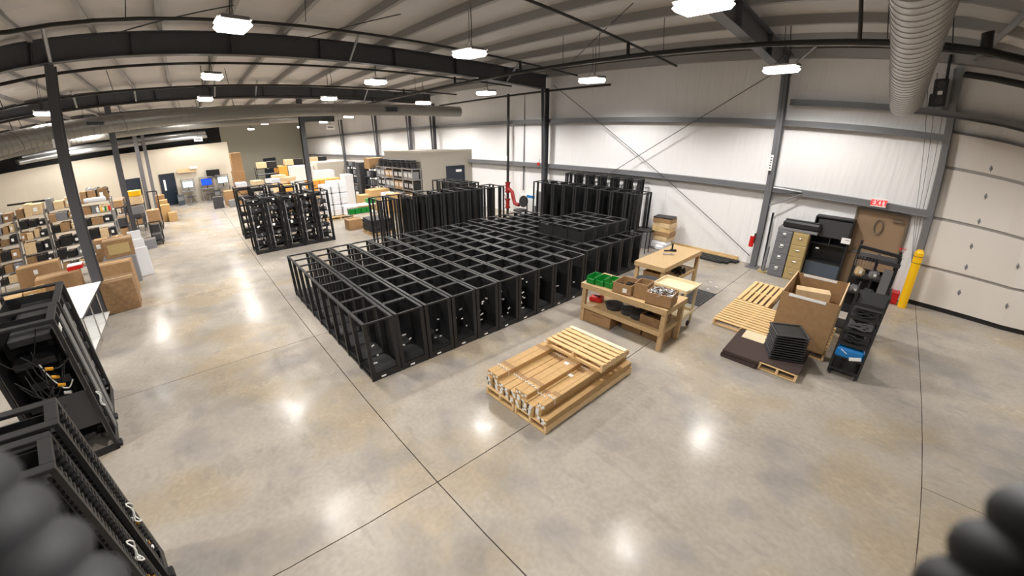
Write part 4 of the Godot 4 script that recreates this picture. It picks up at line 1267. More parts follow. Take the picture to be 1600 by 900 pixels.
	# sprinkler riser with red valves
	o = thing("sprinkler_riser", "dark sprinkler riser with red valves and elbow against the back wall", "riser", Vector3(-13.5, 0, -12.0))
	part(o, "riser_pipe", cyl(0.06, 5.3, 14), M.pipe_black, Vector3(0, 2.65, 0))
	for y in [0.35, 0.72, 1.1, 1.5]: part(o, "flange", cyl(0.13, 0.06, 18), M.valve_red, Vector3(0, y, 0))
	part(o, "valve_body", cyl(0.1, 0.5, 18), M.valve_red, Vector3(0, 1.28, 0))
	part(o, "valve_body", cyl(0.095, 0.3, 18), M.valve_red, Vector3(0, 0.55, 0))
	st = start()
	tube(st, [Vector3(0, 1.2, 0), Vector3(0.22, 1.22, 0.08), Vector3(0.42, 1.12, 0.1), Vector3(0.5, 0.85, 0.1), Vector3(0.6, 0.62, 0.1), Vector3(0.9, 0.58, 0.1)], 0.085, 12)
	part(o, "elbow", done(st), M.valve_red)
	for k in 3:
		st = start()
		var rr := []
		for i in 13: rr.append(Vector3(0.1 * cos(TAU * i / 12.0), 0.1 * sin(TAU * i / 12.0), 0.16))
		tube(st, rr, 0.014, 6)
		part(o, "hand_wheel", done(st), M.valve_red if k else M.silver, Vector3(-0.05, 0.4 + k * 0.45, 0))
	part(o, "tag", box(0.07, 0.2, 0.01), M.white_label, Vector3(-0.02, 2.6, 0.07))
	o = thing("conduit", "thin grey conduit on the wall right of the sprinkler riser", "conduit", Vector3(-13.05, 0, WALL + 0.08))
	part(o, "conduit_pipe", cyl(0.035, 4.1, 10), M.mid_grey, Vector3(0, 3.2, 0))
	o = thing("white_notice_board", "white notice board with a blue band standing by the red valves", "sign", Vector3(-12.0, 0.62, -12.05))
	part(o, "board", box(0.62, 0.72, 0.05, 0.01), M.white_label, Vector3(0, 0.36, 0))
	part(o, "blue_band", box(0.5, 0.11, 0.01), M.blue_plastic, Vector3(0, 0.38, 0.026))
	part(o, "leg", box(0.05, 0.64, 0.05), M.mid_grey, Vector3(-0.25, -0.3, 0))
	part(o, "leg", box(0.05, 0.64, 0.05), M.mid_grey, Vector3(0.25, -0.3, 0))
	o = thing("grey_panel_box", "grey metal panel leaning behind the white notice board", "panel", Vector3(-11.5, 0.35, -12.2))
	part(o, "panel", box(0.6, 0.9, 0.12, 0.01), M.mid_grey, Vector3(0, 0.45, 0))
	o = thing("office_chair", "black office chair in front of the white notice board", "chair", Vector3(-12.1, 0, -11.5))
	part(o, "seat", box(0.5, 0.1, 0.48, 0.04), M.black_plastic, Vector3(0, 0.45, 0))
	part(o, "backrest", cyl(0.25, 0.06, 24), M.black_plastic, Vector3(0, 0.82, -0.18), Vector3(1.45, 0, 0))
	part(o, "stem", cyl(0.035, 0.4, 12), M.charcoal, Vector3(0, 0.25, 0))
	part(o, "foot_base", cyl(0.28, 0.05, 10, 0.06), M.charcoal, Vector3(0, 0.05, 0))
	o = thing("alarm_strobe", "small white and red alarm strobe on the middle wall column", "alarm", Vector3(-11.75, 2.35, -12.2))
	part(o, "strobe_body", box(0.12, 0.14, 0.07, 0.01), M.white_label, Vector3(0, 0.2, 0))
	part(o, "strobe_lens", box(0.10, 0.14, 0.06, 0.01), M.red_paint, Vector3(0, 0.06, 0))
	# door operator
	o = thing("door_operator", "black door operator motor high beside the overhead door", "motor", Vector3(0.86, 4.84, WALL + 0.30))
	part(o, "motor_frame", box(0.30, 0.62, 0.26, 0.02), M.black_metal, Vector3(0, 0.3, 0.02))
	for k in 3: part(o, "winding", cyl(0.09, 0.07, 16), M.charcoal, Vector3(0, 0.12 + k * 0.18, 0.12), Vector3(PI / 2, 0, 0))
	part(o, "name_plate", box(0.1, 0.08, 0.01), M.white_label, Vector3(0, 0.3, 0.165))
	part(o, "side_gear", box(0.1, 0.3, 0.12, 0.02), M.black_metal, Vector3(-0.16, 0.14, 0))
	part(o, "drive_pipe", cyl(0.035, 0.75, 10), M.black_metal, Vector3(0.1, 0.75, 0.0))


# ---------------------------------------------------------------- overhead
func overhead() -> void:
	var brown: Material = M.pipe_black
	rod("sprinkler_main", "thick black sprinkler main running parallel to the back wall under the roof", "pipe", [Vector3(-22, 5.38, -8.85), Vector3(4.5, 5.42, -8.72)], 0.047, brown, "", 10)
	var lines := [[-5.2, 5.98, -0.5], [-8.95, 5.98, 3.5], [-12.45, 5.90, 9.0], [-16.5, 5.9, 10.0], [-20.0, 5.9, 10.0]]
	for k in lines.size():
		var l: Array = lines[k]
		rod("sprinkler_branch", "dark sprinkler branch pipe under the roof, %s from the right" % ORD[k], "pipe", [Vector3(l[0] - 0.5, l[1] - 0.33, WALL + 0.9), Vector3(l[0], l[1], l[2])], 0.028, brown)
		rod("sprinkler_drop", "short dark drop pipe joining the main to the %s branch from the right" % ORD[k], "pipe", [Vector3(l[0] - 0.35, 5.42, -8.8), Vector3(l[0] - 0.35, l[1] - 0.24, -8.8)], 0.04, brown)
	rod("sprinkler_drop", "dark drop pipe with a bracket right of the roof beam", "pipe", [Vector3(-0.75, 5.42, -8.75), Vector3(-0.72, 6.1, -8.2), Vector3(-0.66, 6.0, -7.6)], 0.03, brown)
	rod("wall_pipe", "thin dark pipe along the wall from the sprinkler riser", "pipe", [Vector3(-19.5, 5.24, WALL + 0.35), Vector3(-8.4, 5.33, WALL + 0.35)], 0.035, brown)
	rod("sprinkler_head", "black sprinkler head on the main above the overhead door", "sprinkler", [Vector3(1.32, 5.45, -8.78), Vector3(1.34, 5.75, -8.78)], 0.06, M.black_metal)  # a sprinkler head standing up from the main
	# wire bracing
	var st := start()
	rod("brace_rod", "steel bracing rod falling right across the back wall", "rod", [Vector3(-11.1, 5.5, WALL + 0.33), Vector3(-2.9, 0.32, WALL + 0.33)], 0.011, M.cable_wire)
	rod("brace_rod", "steel bracing rod rising right across the back wall", "rod", [Vector3(-9.3, 1.6, WALL + 0.30), Vector3(-3.0, 5.5, WALL + 0.30)], 0.011, M.cable_wire)
	rod("brace_rod", "roof bracing rod crossing the bay beside the front roof beam", "rod", [Vector3(-9.3, 6.0, -11.2), Vector3(-4.6, 6.12, -7.4)], 0.011, M.cable_wire)
	rod("brace_rod", "roof bracing rod crossing behind the front roof beam at upper left", "rod", [Vector3(-11.4, 6.05, -2.9), Vector3(-8.4, 6.12, -4.4)], 0.011, M.cable_wire)
	rod("brace_rod", "roof bracing rod at the top left corner above the branch pipe", "rod", [Vector3(-11.4, 6.25, 1.2), Vector3(-9.2, 6.2, -1.2)], 0.011, M.cable_wire)
	# flange braces between purlins and the beams
	var n := 0
	for b in [[-11.6, 2.6], [-11.6, 3.9], [-11.6, -4.4], [-11.6, -10.2], [-20.6, 1.6], [-20.6, 3.9], [-20.6, -1.5], [-20.6, -3.2], [-20.6, -8.4], [-2.75, -11.9]]:
		for s in [1]:
			var z: float = b[1]
			var p := Vector3(b[0] + 0.10, 5.42 + (z + 12.4) * 0.0305, z)
			rod("flange_brace", "pale diagonal brace from a purlin to the %s, %s brace" % [{-11.6: "front roof beam", -20.6: "second roof beam", -2.75: "right roof beam"}[b[0]], ORD[n]], "brace", [p, Vector3(b[0] + 0.75, roof(z) - 0.1, z - 0.05)], 0.03, M.galvanised)
		n += 1
	rod("roof_rail", "slim pale rail under the roof over the overhead door", "rail", [Vector3(1.56, 5.98, -12.3), Vector3(1.95, 6.02, -7.6)], 0.05, M.galvanised, "", 4)
	rod("girt_brace", "grey bracket running from the right column to the low girt", "brace", [Vector3(-2.62, 2.42, -12.2), Vector3(-1.9, 2.36, -12.4)], 0.03, M.galvanised, "", 4)
	rod("girt_brace", "grey diagonal under the bracket on the right column", "brace", [Vector3(-2.64, 1.9, -12.25), Vector3(-1.9, 2.3, -12.4)], 0.022, M.galvanised, "", 4)
	# round ducts
	duct("round grey duct running across the hall behind the second row of columns", [Vector3(-16.0, 4.82, 9.5), Vector3(-16.0, 4.77, 5.5), Vector3(-16.0, 4.72, 0.0), Vector3(-16.0, 4.68, -11.2)], 0.20, M.dull_duct)
	duct("further round grey duct running parallel behind the first", [Vector3(-24.0, 4.98, 11.5), Vector3(-24.0, 4.88, -6.0)], 0.14, M.dull_duct)
	duct("large spiral duct coming down toward the wall at upper right", [Vector3(0.08, 5.12, -3.6), Vector3(0.11, 5.03, -5.6), Vector3(0.16, 4.74, -11.4)], 0.235, M.duct_metal)
	var i := 0
	for v in [[-15.74, 4.85, 2.5], [-15.74, 4.80, -7.6]]:
		var g := thing("duct_grille", "dark rectangular grille on the side of the first round duct, %s end" % ["left", "right"][i], "vent", Vector3(v[0], v[1] - 0.22, v[2]))
		part(g, "grille_frame", box(0.03, 0.24, 0.6, 0.006), M.mid_grey, Vector3(0.02, 0.12, 0))
		part(g, "grille_slots", box(0.02, 0.18, 0.5), M.charcoal, Vector3(0.035, 0.12, 0))
		i += 1
	for s in [[-30.0, 4.3, -0.8, "left of the far duct"], [-24.0, 4.25, -7.6, "by the far column"], [-15.6, 4.25, 3.6, "by the left column"]]:
		var g := thing("hanging_sign", "small white sign hanging from the roof %s" % s[3], "sign", Vector3(s[0], s[1], s[2]))
		part(g, "plate", box(0.02, 0.26, 0.5), M.white_label, Vector3(0, 0.13, 0))
		part(g, "print_line", box(0.022, 0.08, 0.34), M.mid_grey, Vector3(0.001, 0.13, 0))
		part(g, "hanger_rod", cyl(0.01, 1.9, 6), M.cable_wire, Vector3(0, 1.2, 0))
	# pipes over the office partition
	for k in 3:
		rod("ceiling_pipe", "grey pipe over the office partition, %s from below" % ORD[k], "pipe", [Vector3(-35.0 - k, 4.75 + k * 0.3, -1.5), Vector3(-35.0 - k, 4.75 + k * 0.3, 11)], 0.09, M.galvanised)
	for k in 8:
		rod("vent_stub", "grey vent stub rising over the office partition, %s from the right" % ORD[k], "pipe", [Vector3(-37.5, 4.2, -1.6 + k * 1.5), Vector3(-37.5, 5.3, -1.6 + k * 1.5)], 0.10, M.mid_grey, "vent stubs over the partition")
	# hanger wires
	for k in 7:
		var p: Array = [[-9.1, 0.7], [-9.2, -2.6], [-6.4, -8.8], [-7.6, -8.8], [-4.6, -8.75], [-0.3, -8.75], [0.75, -8.7]][k]
		var y0 := 5.96 if k < 2 else 5.44
		rod("pipe_hanger", "thin hanger wire carrying a sprinkler pipe, %s from the left" % ORD[k], "hanger", [Vector3(p[0], y0, p[1]), Vector3(p[0], roof(p[1]), p[1])], 0.007, M.cable_wire, "pipe hanger wires")


func duct(label: String, pts: Array, r: float, m: Material) -> void:
	var b := bowed(pts, 0.45)
	var o := fixed("air_duct", label, "duct", b[b.size() / 2])
	var st := start()
	tube(st, b, r, 28)
	built(o, "duct_shell", st, m, o.position)
	# standing seam of the spiral
	st = start()
	for i in b.size() - 1:
		for h in 2:
			var p: Vector3 = b[i].lerp(b[i + 1], h * 0.5)
			var d: Vector3 = (b[i + 1] - b[i]).normalized()
			tube(st, [p - d * 0.007, p + d * 0.007], r + 0.006, 28)
	tag(built(o, "duct_seam", st, m, o.position), "", "", "", "stuff")
	for i in range(2, b.size() - 1, 8):
		var d: Vector3 = (b[i + 1] - b[i]).normalized()
		st = start()
		tube(st, [b[i] - d * 0.03, b[i] + d * 0.03], r + 0.012, 28)
		built(o, "duct_collar", st, m, b[i])
		st = start()
		tube(st, [b[i] + Vector3(0, r, 0), b[i] + Vector3(0, 1.2, 0)], 0.008, 5)
		built(o, "duct_strap", st, M.cable_wire, b[i])


# ---------------------------------------------------------------- shelving and the far end of the hall
func shelving(n: String, label: String, w: float, d: float, levels: Array, at: Vector3, turn: float, m: Material, group := "") -> Node3D:
	# local z is the width, front toward local +x
	var o := thing(n, label, "shelf", at, turn, group)
	var h: float = levels[-1]
	for sx in [-1, 1]:
		for sz in [-1, 1]: part(o, "post", box(0.04, h + 0.04, 0.04), m, Vector3(sx * (d / 2 - 0.02), (h + 0.04) / 2, sz * (w / 2 - 0.02)))
	for y in levels: part(o, "shelf", box(d, 0.045, w - 0.01), m, Vector3(0, y - 0.022, 0))
	return o


func left_side() -> void:
	var lv := [0.35, 0.72, 1.15, 1.64, 2.02, 2.40]
	var names := ["lowest", "second", "third", "fourth", "fifth", "top"]
	var where := ["nearest the aisle", "second from aisle", "third from aisle", "at the left edge"]
	var kinds := [["brown cardboard box", M.cardboard], ["black plastic crate", M.black_plastic], ["pale cardboard box", M.cardboard_pale], ["grey metal box", M.mid_grey], ["dark brown box", M.cardboard_dark]]
	for bay in 4:
		var z0 := 2.72 + bay * 1.13
		shelving("grey_shelving", "grey steel shelving bay along the left storage area, %s" % where[bay], 1.06, 0.5, lv, Vector3(-17.25, 0, z0 + 0.565), 0.0, M.galvanised)
		for l in 6:
			var z := z0 + 0.08
			var k := 0
			while z < z0 + 0.95:
				var w := rng.randf_range(0.2, 0.42)
				if z + w > z0 + 1.06: w = z0 + 1.06 - z
				var room: float = (lv[l + 1] - lv[l] - 0.08) if l < 5 else 0.42
				var pick: Array = kinds[[0, 0, 1, 2, 3, 1, 4, 1][rng.randi() % 8]]
				var hh := room * rng.randf_range(0.6, 1.0)
				var lab := "%s, %s shelf of the grey bay %s, %s from right" % [pick[0], names[l], where[bay], ORD[k]]
				var o := thing("stored_box", lab, "box", Vector3(-17.2 + rng.randf_range(-0.02, 0.04), lv[l], z + w / 2), rng.randf_range(-0.05, 0.05), "goods on the grey shelving")
				part(o, "body", box(0.38, hh, w - 0.02, 0.008), pick[1], Vector3(0, hh / 2, 0))
				if k % 3 == 0: part(o, "paper_label", box(0.004, hh * 0.35, w * 0.35), M.white_label, Vector3(0.192, hh * 0.5, w * 0.1))
				else: part(o, "flap_tape", box(0.3, 0.004, 0.04), M.cardboard_pale, Vector3(0, hh, 0))
				z += w + rng.randf_range(0.0, 0.05)
				k += 1
	# loose things on top of the shelving
	for t in [[3.15, "black_parts", "heap of black bags on top of the shelving bay nearest the aisle", "bags", M.black_plastic, 0.5], [3.35, "white_sheet", "white plastic sheet draped over the shelving bay nearest the aisle", "sheet", M.film_white, 0.16], [5.6, "black_bar", "long black bar lying on top of the left shelving", "bar", M.black_plastic, 0.07]]:
		var o := thing(t[1], t[2], t[3], Vector3(-17.2 if t[5] > 0.1 else -17.42, 2.40 + (0.16 if t[0] < 3.2 else 0.0) + (0.4 if t[5] < 0.1 else 0.0), t[0]))
		if t[3] == "bags":
			for k in 6: part(o, "bag", box(rng.randf_range(0.2, 0.35), 0.16, 0.22, 0.06), [M.black_plastic, M.charcoal, M.mid_grey][k % 3], Vector3(rng.randf_range(-0.08, 0.1), 0.1 + 0.12 * int(k / 3), -0.28 + 0.26 * (k % 3)), Vector3(0, k * 0.7, 0.1))
		elif t[3] == "sheet": part(o, "sheet", box(0.52, t[5], 0.75, 0.04), t[4], Vector3(0, t[5] / 2, -0.1))
		else: part(o, "bar", box(0.06, 0.06, 1.5), t[4], Vector3(0, 0.03, 0))
	for k in 4:
		var o := thing("bright_bottle", "%s on the fifth shelf of the bay nearest the aisle" % ["red plastic bottle", "green plastic bottle", "yellow plastic bottle", "white plastic bottle"][k], "bottle", Vector3(-17.02, 2.03, 2.85 + k * 0.13))
		part(o, "bottle_body", cyl(0.055, 0.16, 12), [M.red_paint, M.green_plastic, M.yellow_paint, M.white_label][k], Vector3(0, 0.08, 0))
		part(o, "bottle_cap", cyl(0.02, 0.05, 10), M.white_label, Vector3(0, 0.185, 0))
	# cartons standing on the floor in front of the shelving
	for b in [
		["large long brown carton in front of the left shelving, beside the column", 0.55, 0.98, 1.15, -13.25, 3.95, 0.15, M.cardboard],
		["tall brown carton with labels at the left edge, left one of the pair", 0.5, 0.86, 0.5, -12.5, 5.05, 0.2, M.kraft],
		["tall brown carton with labels near the left edge, right one of the pair", 0.5, 0.88, 0.5, -12.65, 4.5, 0.2, M.kraft],
		["long brown carton lying behind the labelled pair", 0.5, 1.15, 1.2, -14.6, 4.85, 0.1, M.cardboard],
		["small brown carton between the labelled pair and the large one", 0.4, 0.62, 0.42, -12.3, 4.05, 0.1, M.cardboard],
		["low brown carton at the left edge behind the equipment racks", 0.6, 0.55, 0.6, -11.3, 5.0, 0.1, M.kraft],
		["brown carton on its own behind the long one", 0.45, 0.9, 0.45, -15.5, 5.6, 0.0, M.cardboard],
		["brown carton right behind the column's foot", 0.4, 0.78, 0.4, -13.6, 3.0, 0.0, M.cardboard],
		["large brown carton on the floor right of the left column", 0.58, 0.80, 0.78, -11.88, 2.25, 0.05, M.cardboard_dark],
		["brown carton behind the large one right of the column", 0.5, 0.95, 0.9, -13.2, 2.45, 0.0, M.cardboard],
		["olive brown printed carton on top of the stack right of the column", 0.62, 0.52, 0.82, -14.6, 2.45, 0.12, M.amber_box],
		["grey carton under the printed one", 0.7, 0.85, 0.9, -14.6, 2.5, 0.1, M.mid_grey],
		["brown carton with a label right of the column, on the rear stack", 0.4, 1.3, 0.4, -15.6, 3.1, 0.0, M.cardboard],
		["brown carton beside the rear stack right of the column", 0.4, 1.25, 0.35, -15.9, 2.65, 0.0, M.cardboard],
	]:
		var o := carton(b[0], Vector3(b[1], b[2], b[3]), Vector3(b[4], 0.85 if "olive" in b[0] else 0.0, b[5]), b[6], M.cardboard_dark if b[7] == M.amber_box else b[7])
		if "olive" in b[0]: part(o, "print_patch", box(0.005, 0.3, 0.6), M.cabinet_tan, Vector3(0.31, 0.26, 0))
		if "label" in b[0]: label_on(o, Vector3(b[1] / 2, b[2] * 0.85, 0.08), Vector3(0.004, 0.13, 0.12))
	for k in 3:
		var o := thing("foam_board", "white foam board standing on edge right of the carton stack, %s from the aisle" % ORD[k], "board", Vector3(-14.9 - k * 0.5, 0, 1.92 + 0.1 * k), 0.1)
		part(o, "board", box(0.06, 0.9 + 0.2 * k, 0.4, 0.01), M.film_white, Vector3(0, (0.9 + 0.2 * k) / 2, 0), Vector3(0, 0, 0.08))
	var o := thing("red_carton", "red and white carton behind the large brown one by the column", "carton", Vector3(-13.4, 0.98, 3.5), 0.1)
	part(o, "body", box(0.3, 0.1, 0.4, 0.006), M.red_paint, Vector3(0, 0.05, 0))
	part(o, "lid", box(0.3, 0.03, 0.4, 0.006), M.white_label, Vector3(0, 0.115, 0))
	# white packing table
	o = thing("packing_table", "white packing table with clear sides and lower shelf at left", "table", Vector3(-10.35, 0, 3.1), 0.0)
	for k in 3:
		part(o, "tabletop", box(0.83, 0.02, 1.15, 0.004), M.white_label, Vector3(-0.85 + k * 0.85, 0.86, 0))
		part(o, "lower_panel", box(0.83, 0.015, 1.1, 0.004), M.white_label, Vector3(-0.85 + k * 0.85, 0.10, 0))
	for sx in [-1.27, -0.42, 0.42, 1.27]:
		for sz in [-1, 1]: part(o, "post", box(0.025, 0.85, 0.025), M.silver, Vector3(sx, 0.43, sz * 0.57))
	for sz in [-1, 1]: part(o, "table_rail", box(2.56, 0.025, 0.02), M.charcoal, Vector3(0, 0.845, sz * 0.585))
	part(o, "end_panel", box(0.01, 0.8, 1.1), M.charcoal, Vector3(-1.28, 0.43, 0))
	part(o, "back_panel", box(2.5, 0.72, 0.01), M.mid_grey, Vector3(0, 0.46, 0.57))
	# carts and goods by the aisle further back
	for b in [
		["brown carton on a black trolley by the second column", -21.5, 1.9, 0.6, 0.6, 0.5, 0.75, M.cardboard],
		["brown carton stacked high beside the blue partition door, nearest", -27.3, 1.75, 0.5, 0.95, 0.55, 0.0, M.kraft],
		["brown carton stacked beside the blue partition door, second", -28.2, 1.85, 0.55, 1.15, 0.5, 0.0, M.kraft],
		["brown carton stacked beside the blue partition door, third", -29.0, 2.0, 0.55, 1.4, 0.5, 0.0, M.cardboard],
		["small brown carton in front of the stack by the partition door", -26.8, 1.4, 0.45, 0.5, 0.45, 0.0, M.kraft],
		["brown carton on the upper shelf by the third column", -22.6, 2.75, 0.6, 0.35, 0.9, 1.65, M.cardboard_pale],
		["grey carton by the third column", -22.4, 2.75, 0.6, 0.35, 0.9, 1.22, M.mid_grey]]:
		carton(b[0], Vector3(b[3], b[4], b[5]), Vector3(b[1], b[6], b[2]), 0.05, b[7])
	o = thing("yellow_crate", "yellow plastic crate on top of goods by the third column", "crate", Vector3(-22.6, 2.02, 2.65))
	part(o, "crate_body", box(0.5, 0.22, 0.62, 0.02), M.yellow_paint, Vector3(0, 0.11, 0))
	part(o, "crate_rim", box(0.53, 0.03, 0.65, 0.008), M.yellow_paint, Vector3(0, 0.22, 0))
	for t in [["black trolley with upright frame by the second column", -22.2, 2.0, 1.1], ["black two-wheel trolley further along the aisle", -20.2, 1.85, 0.75], ["tall black trolley frame beside the stacked cartons", -24.6, 2.05, 1.75]]:
		o = thing("black_trolley", t[0], "trolley", Vector3(t[1], 0, t[2]))
		part(o, "deck", box(0.7, 0.05, 0.5, 0.01), M.black_metal, Vector3(0, 0.14, 0))
		for s in [-1, 1]:
			part(o, "upright", box(0.05, t[3], 0.05), M.black_metal, Vector3(-0.3, 0.16 + t[3] / 2, s * 0.22))
			for q in [-1, 1]: part(o, "wheel", cyl(0.06, 0.04, 12), M.black_plastic, Vector3(q * 0.28, 0.06, s * 0.2), Vector3(PI / 2, 0, 0))
		part(o, "push_bar", box(0.05, 0.05, 0.46), M.black_metal, Vector3(-0.3, 0.16 + t[3], 0))
		part(o, "load", box(0.4, t[3] * 0.4, 0.36, 0.03), M.charcoal, Vector3(0, 0.17 + t[3] * 0.2, 0))
	carton("white plastic tote on the floor beside the black trolley", Vector3(0.5, 0.38, 0.55), Vector3(-19.6, 0, 2.15), 0.1, M.mid_grey)
	for k in 5:
		var b: Array = [[-19.4, 2.9, 1.9, 0.5], [-20.3, 3.0, 1.9, 0.5], [-23.4, 3.2, 1.3, 0.6], [-25.2, 3.0, 1.2, 0.6], [-26.6, 3.1, 1.1, 0.6]][k]
		shelving("dark_shelving", "dark shelving behind the columns on the left, %s from the camera" % ORD[k], 0.9, b[3], [0.4, 0.8, 1.2, b[2]], Vector3(b[0], 0, b[1]), PI / 2, M.charcoal)
		for l in 4:
			var y: float = [0.4, 0.8, 1.2, b[2]][l]
			for q in 2: carton("%s on the %s shelf of the %s dark shelving on the left, %s" % [["brown box", "black crate"][(k + l + q) % 2], ["lowest", "second", "third", "top"][l], ORD[k], ["left", "right"][q]], Vector3(0.38, 0.27, 0.4), Vector3(b[0] - 0.22 + q * 0.44, y, b[1]), 0.0, [M.cardboard, M.charcoal][(k + l + q) % 2], "goods on the dark shelving")


func far_end() -> void:
	# beige office box and its door
	var st := start()
	block(st, Vector3(-21.3, 0, -9.6), Vector3(4.2, 0, 0), Vector3(0, 2.9, 0), Vector3(0, 0, -0.12), 6, 4)
	block(st, Vector3(-17.1, 0, -9.6), Vector3(0, 0, -3.05), Vector3(0, 2.9, 0), Vector3(-0.12, 0, 0), 5, 4)
	block(st, Vector3(-21.3, 2.78, -9.6), Vector3(4.2, 0, 0), Vector3(0, 0, -3.05), Vector3(0, 0.12, 0), 5, 4)
	var office := structure("wall_office", st, M.office_paint, bow(Vector3(-17.1, 0, -9.6)))
	st = start()
	block(st, Vector3(-21.32, 2.86, -9.58), Vector3(4.24, 0, 0), Vector3(0, 0.08, 0), Vector3(0, 0, -0.1), 6, 1)
	block(st, Vector3(-17.08, 2.86, -9.58), Vector3(0, 0, -3.05), Vector3(0, 0.08, 0), Vector3(-0.1, 0, 0), 5, 1)
	built(office, "trim", st, M.office_trim, bow(Vector3(-17.1, 2.9, -9.6)))
	var d := plain_door("door_3", Vector3(-17.1, 0, -11.05), Vector3(0, 0, -1), Vector3.RIGHT, 1.0, 2.08, M.navy_door, M.navy_door, false)
	st = start()
	block(st, Vector3(-17.04, 1.82, -11.55), Vector3(0, 0, -0.36), Vector3(0, 0.12, 0), Vector3(0.01, 0, 0), 1, 1)
	built(d, "door_sign", st, M.white_label, bow(Vector3(-17.04, 1.85, -11.7)))
	var o := thing("fire_extinguisher", "small dark extinguisher on the beige office left of its door", "extinguisher", Vector3(-17.0, 0.95, -10.8))
	part(o, "cylinder", cyl(0.07, 0.3, 14), M.charcoal, Vector3(0, 0.15, 0))
	part(o, "gauge", box(0.1, 0.09, 0.03), M.blue_grey, Vector3(0, 0.36, 0))
	plain_door("door_4", Vector3(-36, 0, 2.2), Vector3(0, 0, -1), Vector3.RIGHT, 0.98, 2.35, M.navy_door, M.charcoal, true)
	plain_door("door_5", Vector3(-36, 0, 4.6), Vector3(0, 0, -1), Vector3.RIGHT, 1.0, 2.35, M.navy_door, M.charcoal, false)
	plain_door("door_6", Vector3(-50, 0, -7.6), Vector3(0, 0, -1), Vector3.RIGHT, 1.25, 2.3, M.navy_door, M.charcoal, true)
	# shelving of reels against the office
	for k in 4:
		shelving("grey_shelving", "grey shelving bay against the beige office, %s from the left" % ORD[k], 1.05, 0.5, [0.55, 1.08, 1.6, 2.12], Vector3(-20.85 + k * 1.07, 0, -9.3), -PI / 2, M.galvanised)
		for j in 2:
			for i in 3:
				o = thing("black_reel", "black reel on top of the shelving against the office, %s stack from the left, %s" % [ORD[k * 2 + j], ["bottom", "middle", "top"][i]], "reel", Vector3(-21.1 + k * 1.07 + j * 0.5, 2.12 + i * 0.13, -9.3), 0.0, "black reels on the office shelving")
				part(o, "reel_core", cyl(0.14, 0.12, 12), M.charcoal, Vector3(0, 0.065, 0))
				for s in [0.01, 0.12]: part(o, "reel_flange", cyl(0.2, 0.012, 14), M.black_plastic, Vector3(0, s, 0))
		for l in 3:
			var y: float = [0.55, 1.08, 1.6][l]
			for q in 2:
				o = carton("%s, %s shelf of the office shelving, %s from the left" % [["brown box of parts", "black bin of parts", "grey bin with white parts"][(k + l) % 3], ["lowest", "middle", "upper"][l], ORD[k * 2 + q]], Vector3(0.46, 0.36, 0.36), Vector3(-21.1 + k * 1.07 + q * 0.5, y, -9.27), 0.0, [M.cardboard, M.black_plastic, M.mid_grey][(k + l) % 3], "goods on the office shelving")
				for i in 3: label_on(o, Vector3(-0.12 + i * 0.12, 0.2, 0.182), Vector3(0.05, 0.2, 0.004))
	# stretch wrapped pallet of white goods
	pallet("wooden pallet under the white stretch-wrapped stack", 1.3, 1.2, 7, Vector3(-18.9, 0, -5.75), PI / 2)
	for i in 3:
		for j in 3:
			o = thing("wrapped_bundle", "white stretch-wrapped bundle on the middle pallet, %s column, %s tier" % [["left", "middle", "right"][i], ["lower", "middle", "upper"][j]], "bundle", Vector3(-19.05 + i * 0.06, 0.14 + j * 0.54, -5.38 - i * 0.36), 0.03 * (i - 1), "white wrapped bundles")
			part(o, "bundle_body", box(0.95, 0.53 - (0.14 if i == 0 and j == 2 else 0.0), 0.35, 0.04), M.film_white, Vector3(0, 0.265 - (0.07 if i == 0 and j == 2 else 0.0), 0))
			part(o, "wrap_fold", box(0.97, 0.02, 0.362, 0.006), M.film_white, Vector3(0, 0.3, 0))
	# green bins on a white cart, black stock on a pallet
	o = thing("wire_cart", "white-topped wire cart with green bins between white bundles and racks", "cart", Vector3(-16.25, 0, -5.95), 0.0)
	for y in [0.25, 0.55, 0.88]: part(o, "shelf", box(0.6, 0.03, 1.3, 0.006), M.white_label, Vector3(0, y, 0))
	for sx in [-1, 1]:
		for sz in [-1, 1]: part(o, "post", cyl(0.015, 0.9, 8), M.silver, Vector3(sx * 0.28, 0.45, sz * 0.62))
	for k in 4:
		o = thing("green_bin", "green bin on the wire cart, %s from the left" % ORD[k], "bin", Vector3(-16.05, 0.565, -5.5 - k * 0.25), 0.0, "green bins on the wire cart")
		part(o, "bin_body", box(0.3, 0.2, 0.23, 0.02), M.green_plastic, Vector3(0, 0.1, 0))
		part(o, "bin_rim", box(0.32, 0.02, 0.24, 0.005), M.green_plastic, Vector3(0, 0.2, 0))
	o = thing("green_bin", "green bin standing on top of the wire cart's far end", "bin", Vector3(-16.3, 0.895, -6.5))
	part(o, "bin_body", box(0.35, 0.18, 0.35, 0.02), M.green_plastic, Vector3(0, 0.09, 0))
	part(o, "bin_rim", box(0.37, 0.02, 0.37, 0.005), M.green_plastic, Vector3(0, 0.18, 0))
	carton("brown carton under the wire cart", Vector3(0.5, 0.42, 0.6), Vector3(-15.75, 0, -5.45), 0.0, M.cardboard)
	pallet("wooden pallet under the flat black stock", 1.0, 1.0, 7, Vector3(-14.3, 0, -5.95), 0.0)
	for k in 7:
		o = thing("black_sheet", "flat black panel on the pallet, %s from the bottom" % ORD[k], "panel", Vector3(-14.25 + rng.randf_range(-0.03, 0.03), 0.136 + k * 0.07, -5.85), rng.randf_range(-0.05, 0.05), "flat black panels on the pallet")
		part(o, "panel", box(1.0, 0.06, 0.8, 0.008), M.black_metal, Vector3(0, 0.03, 0))
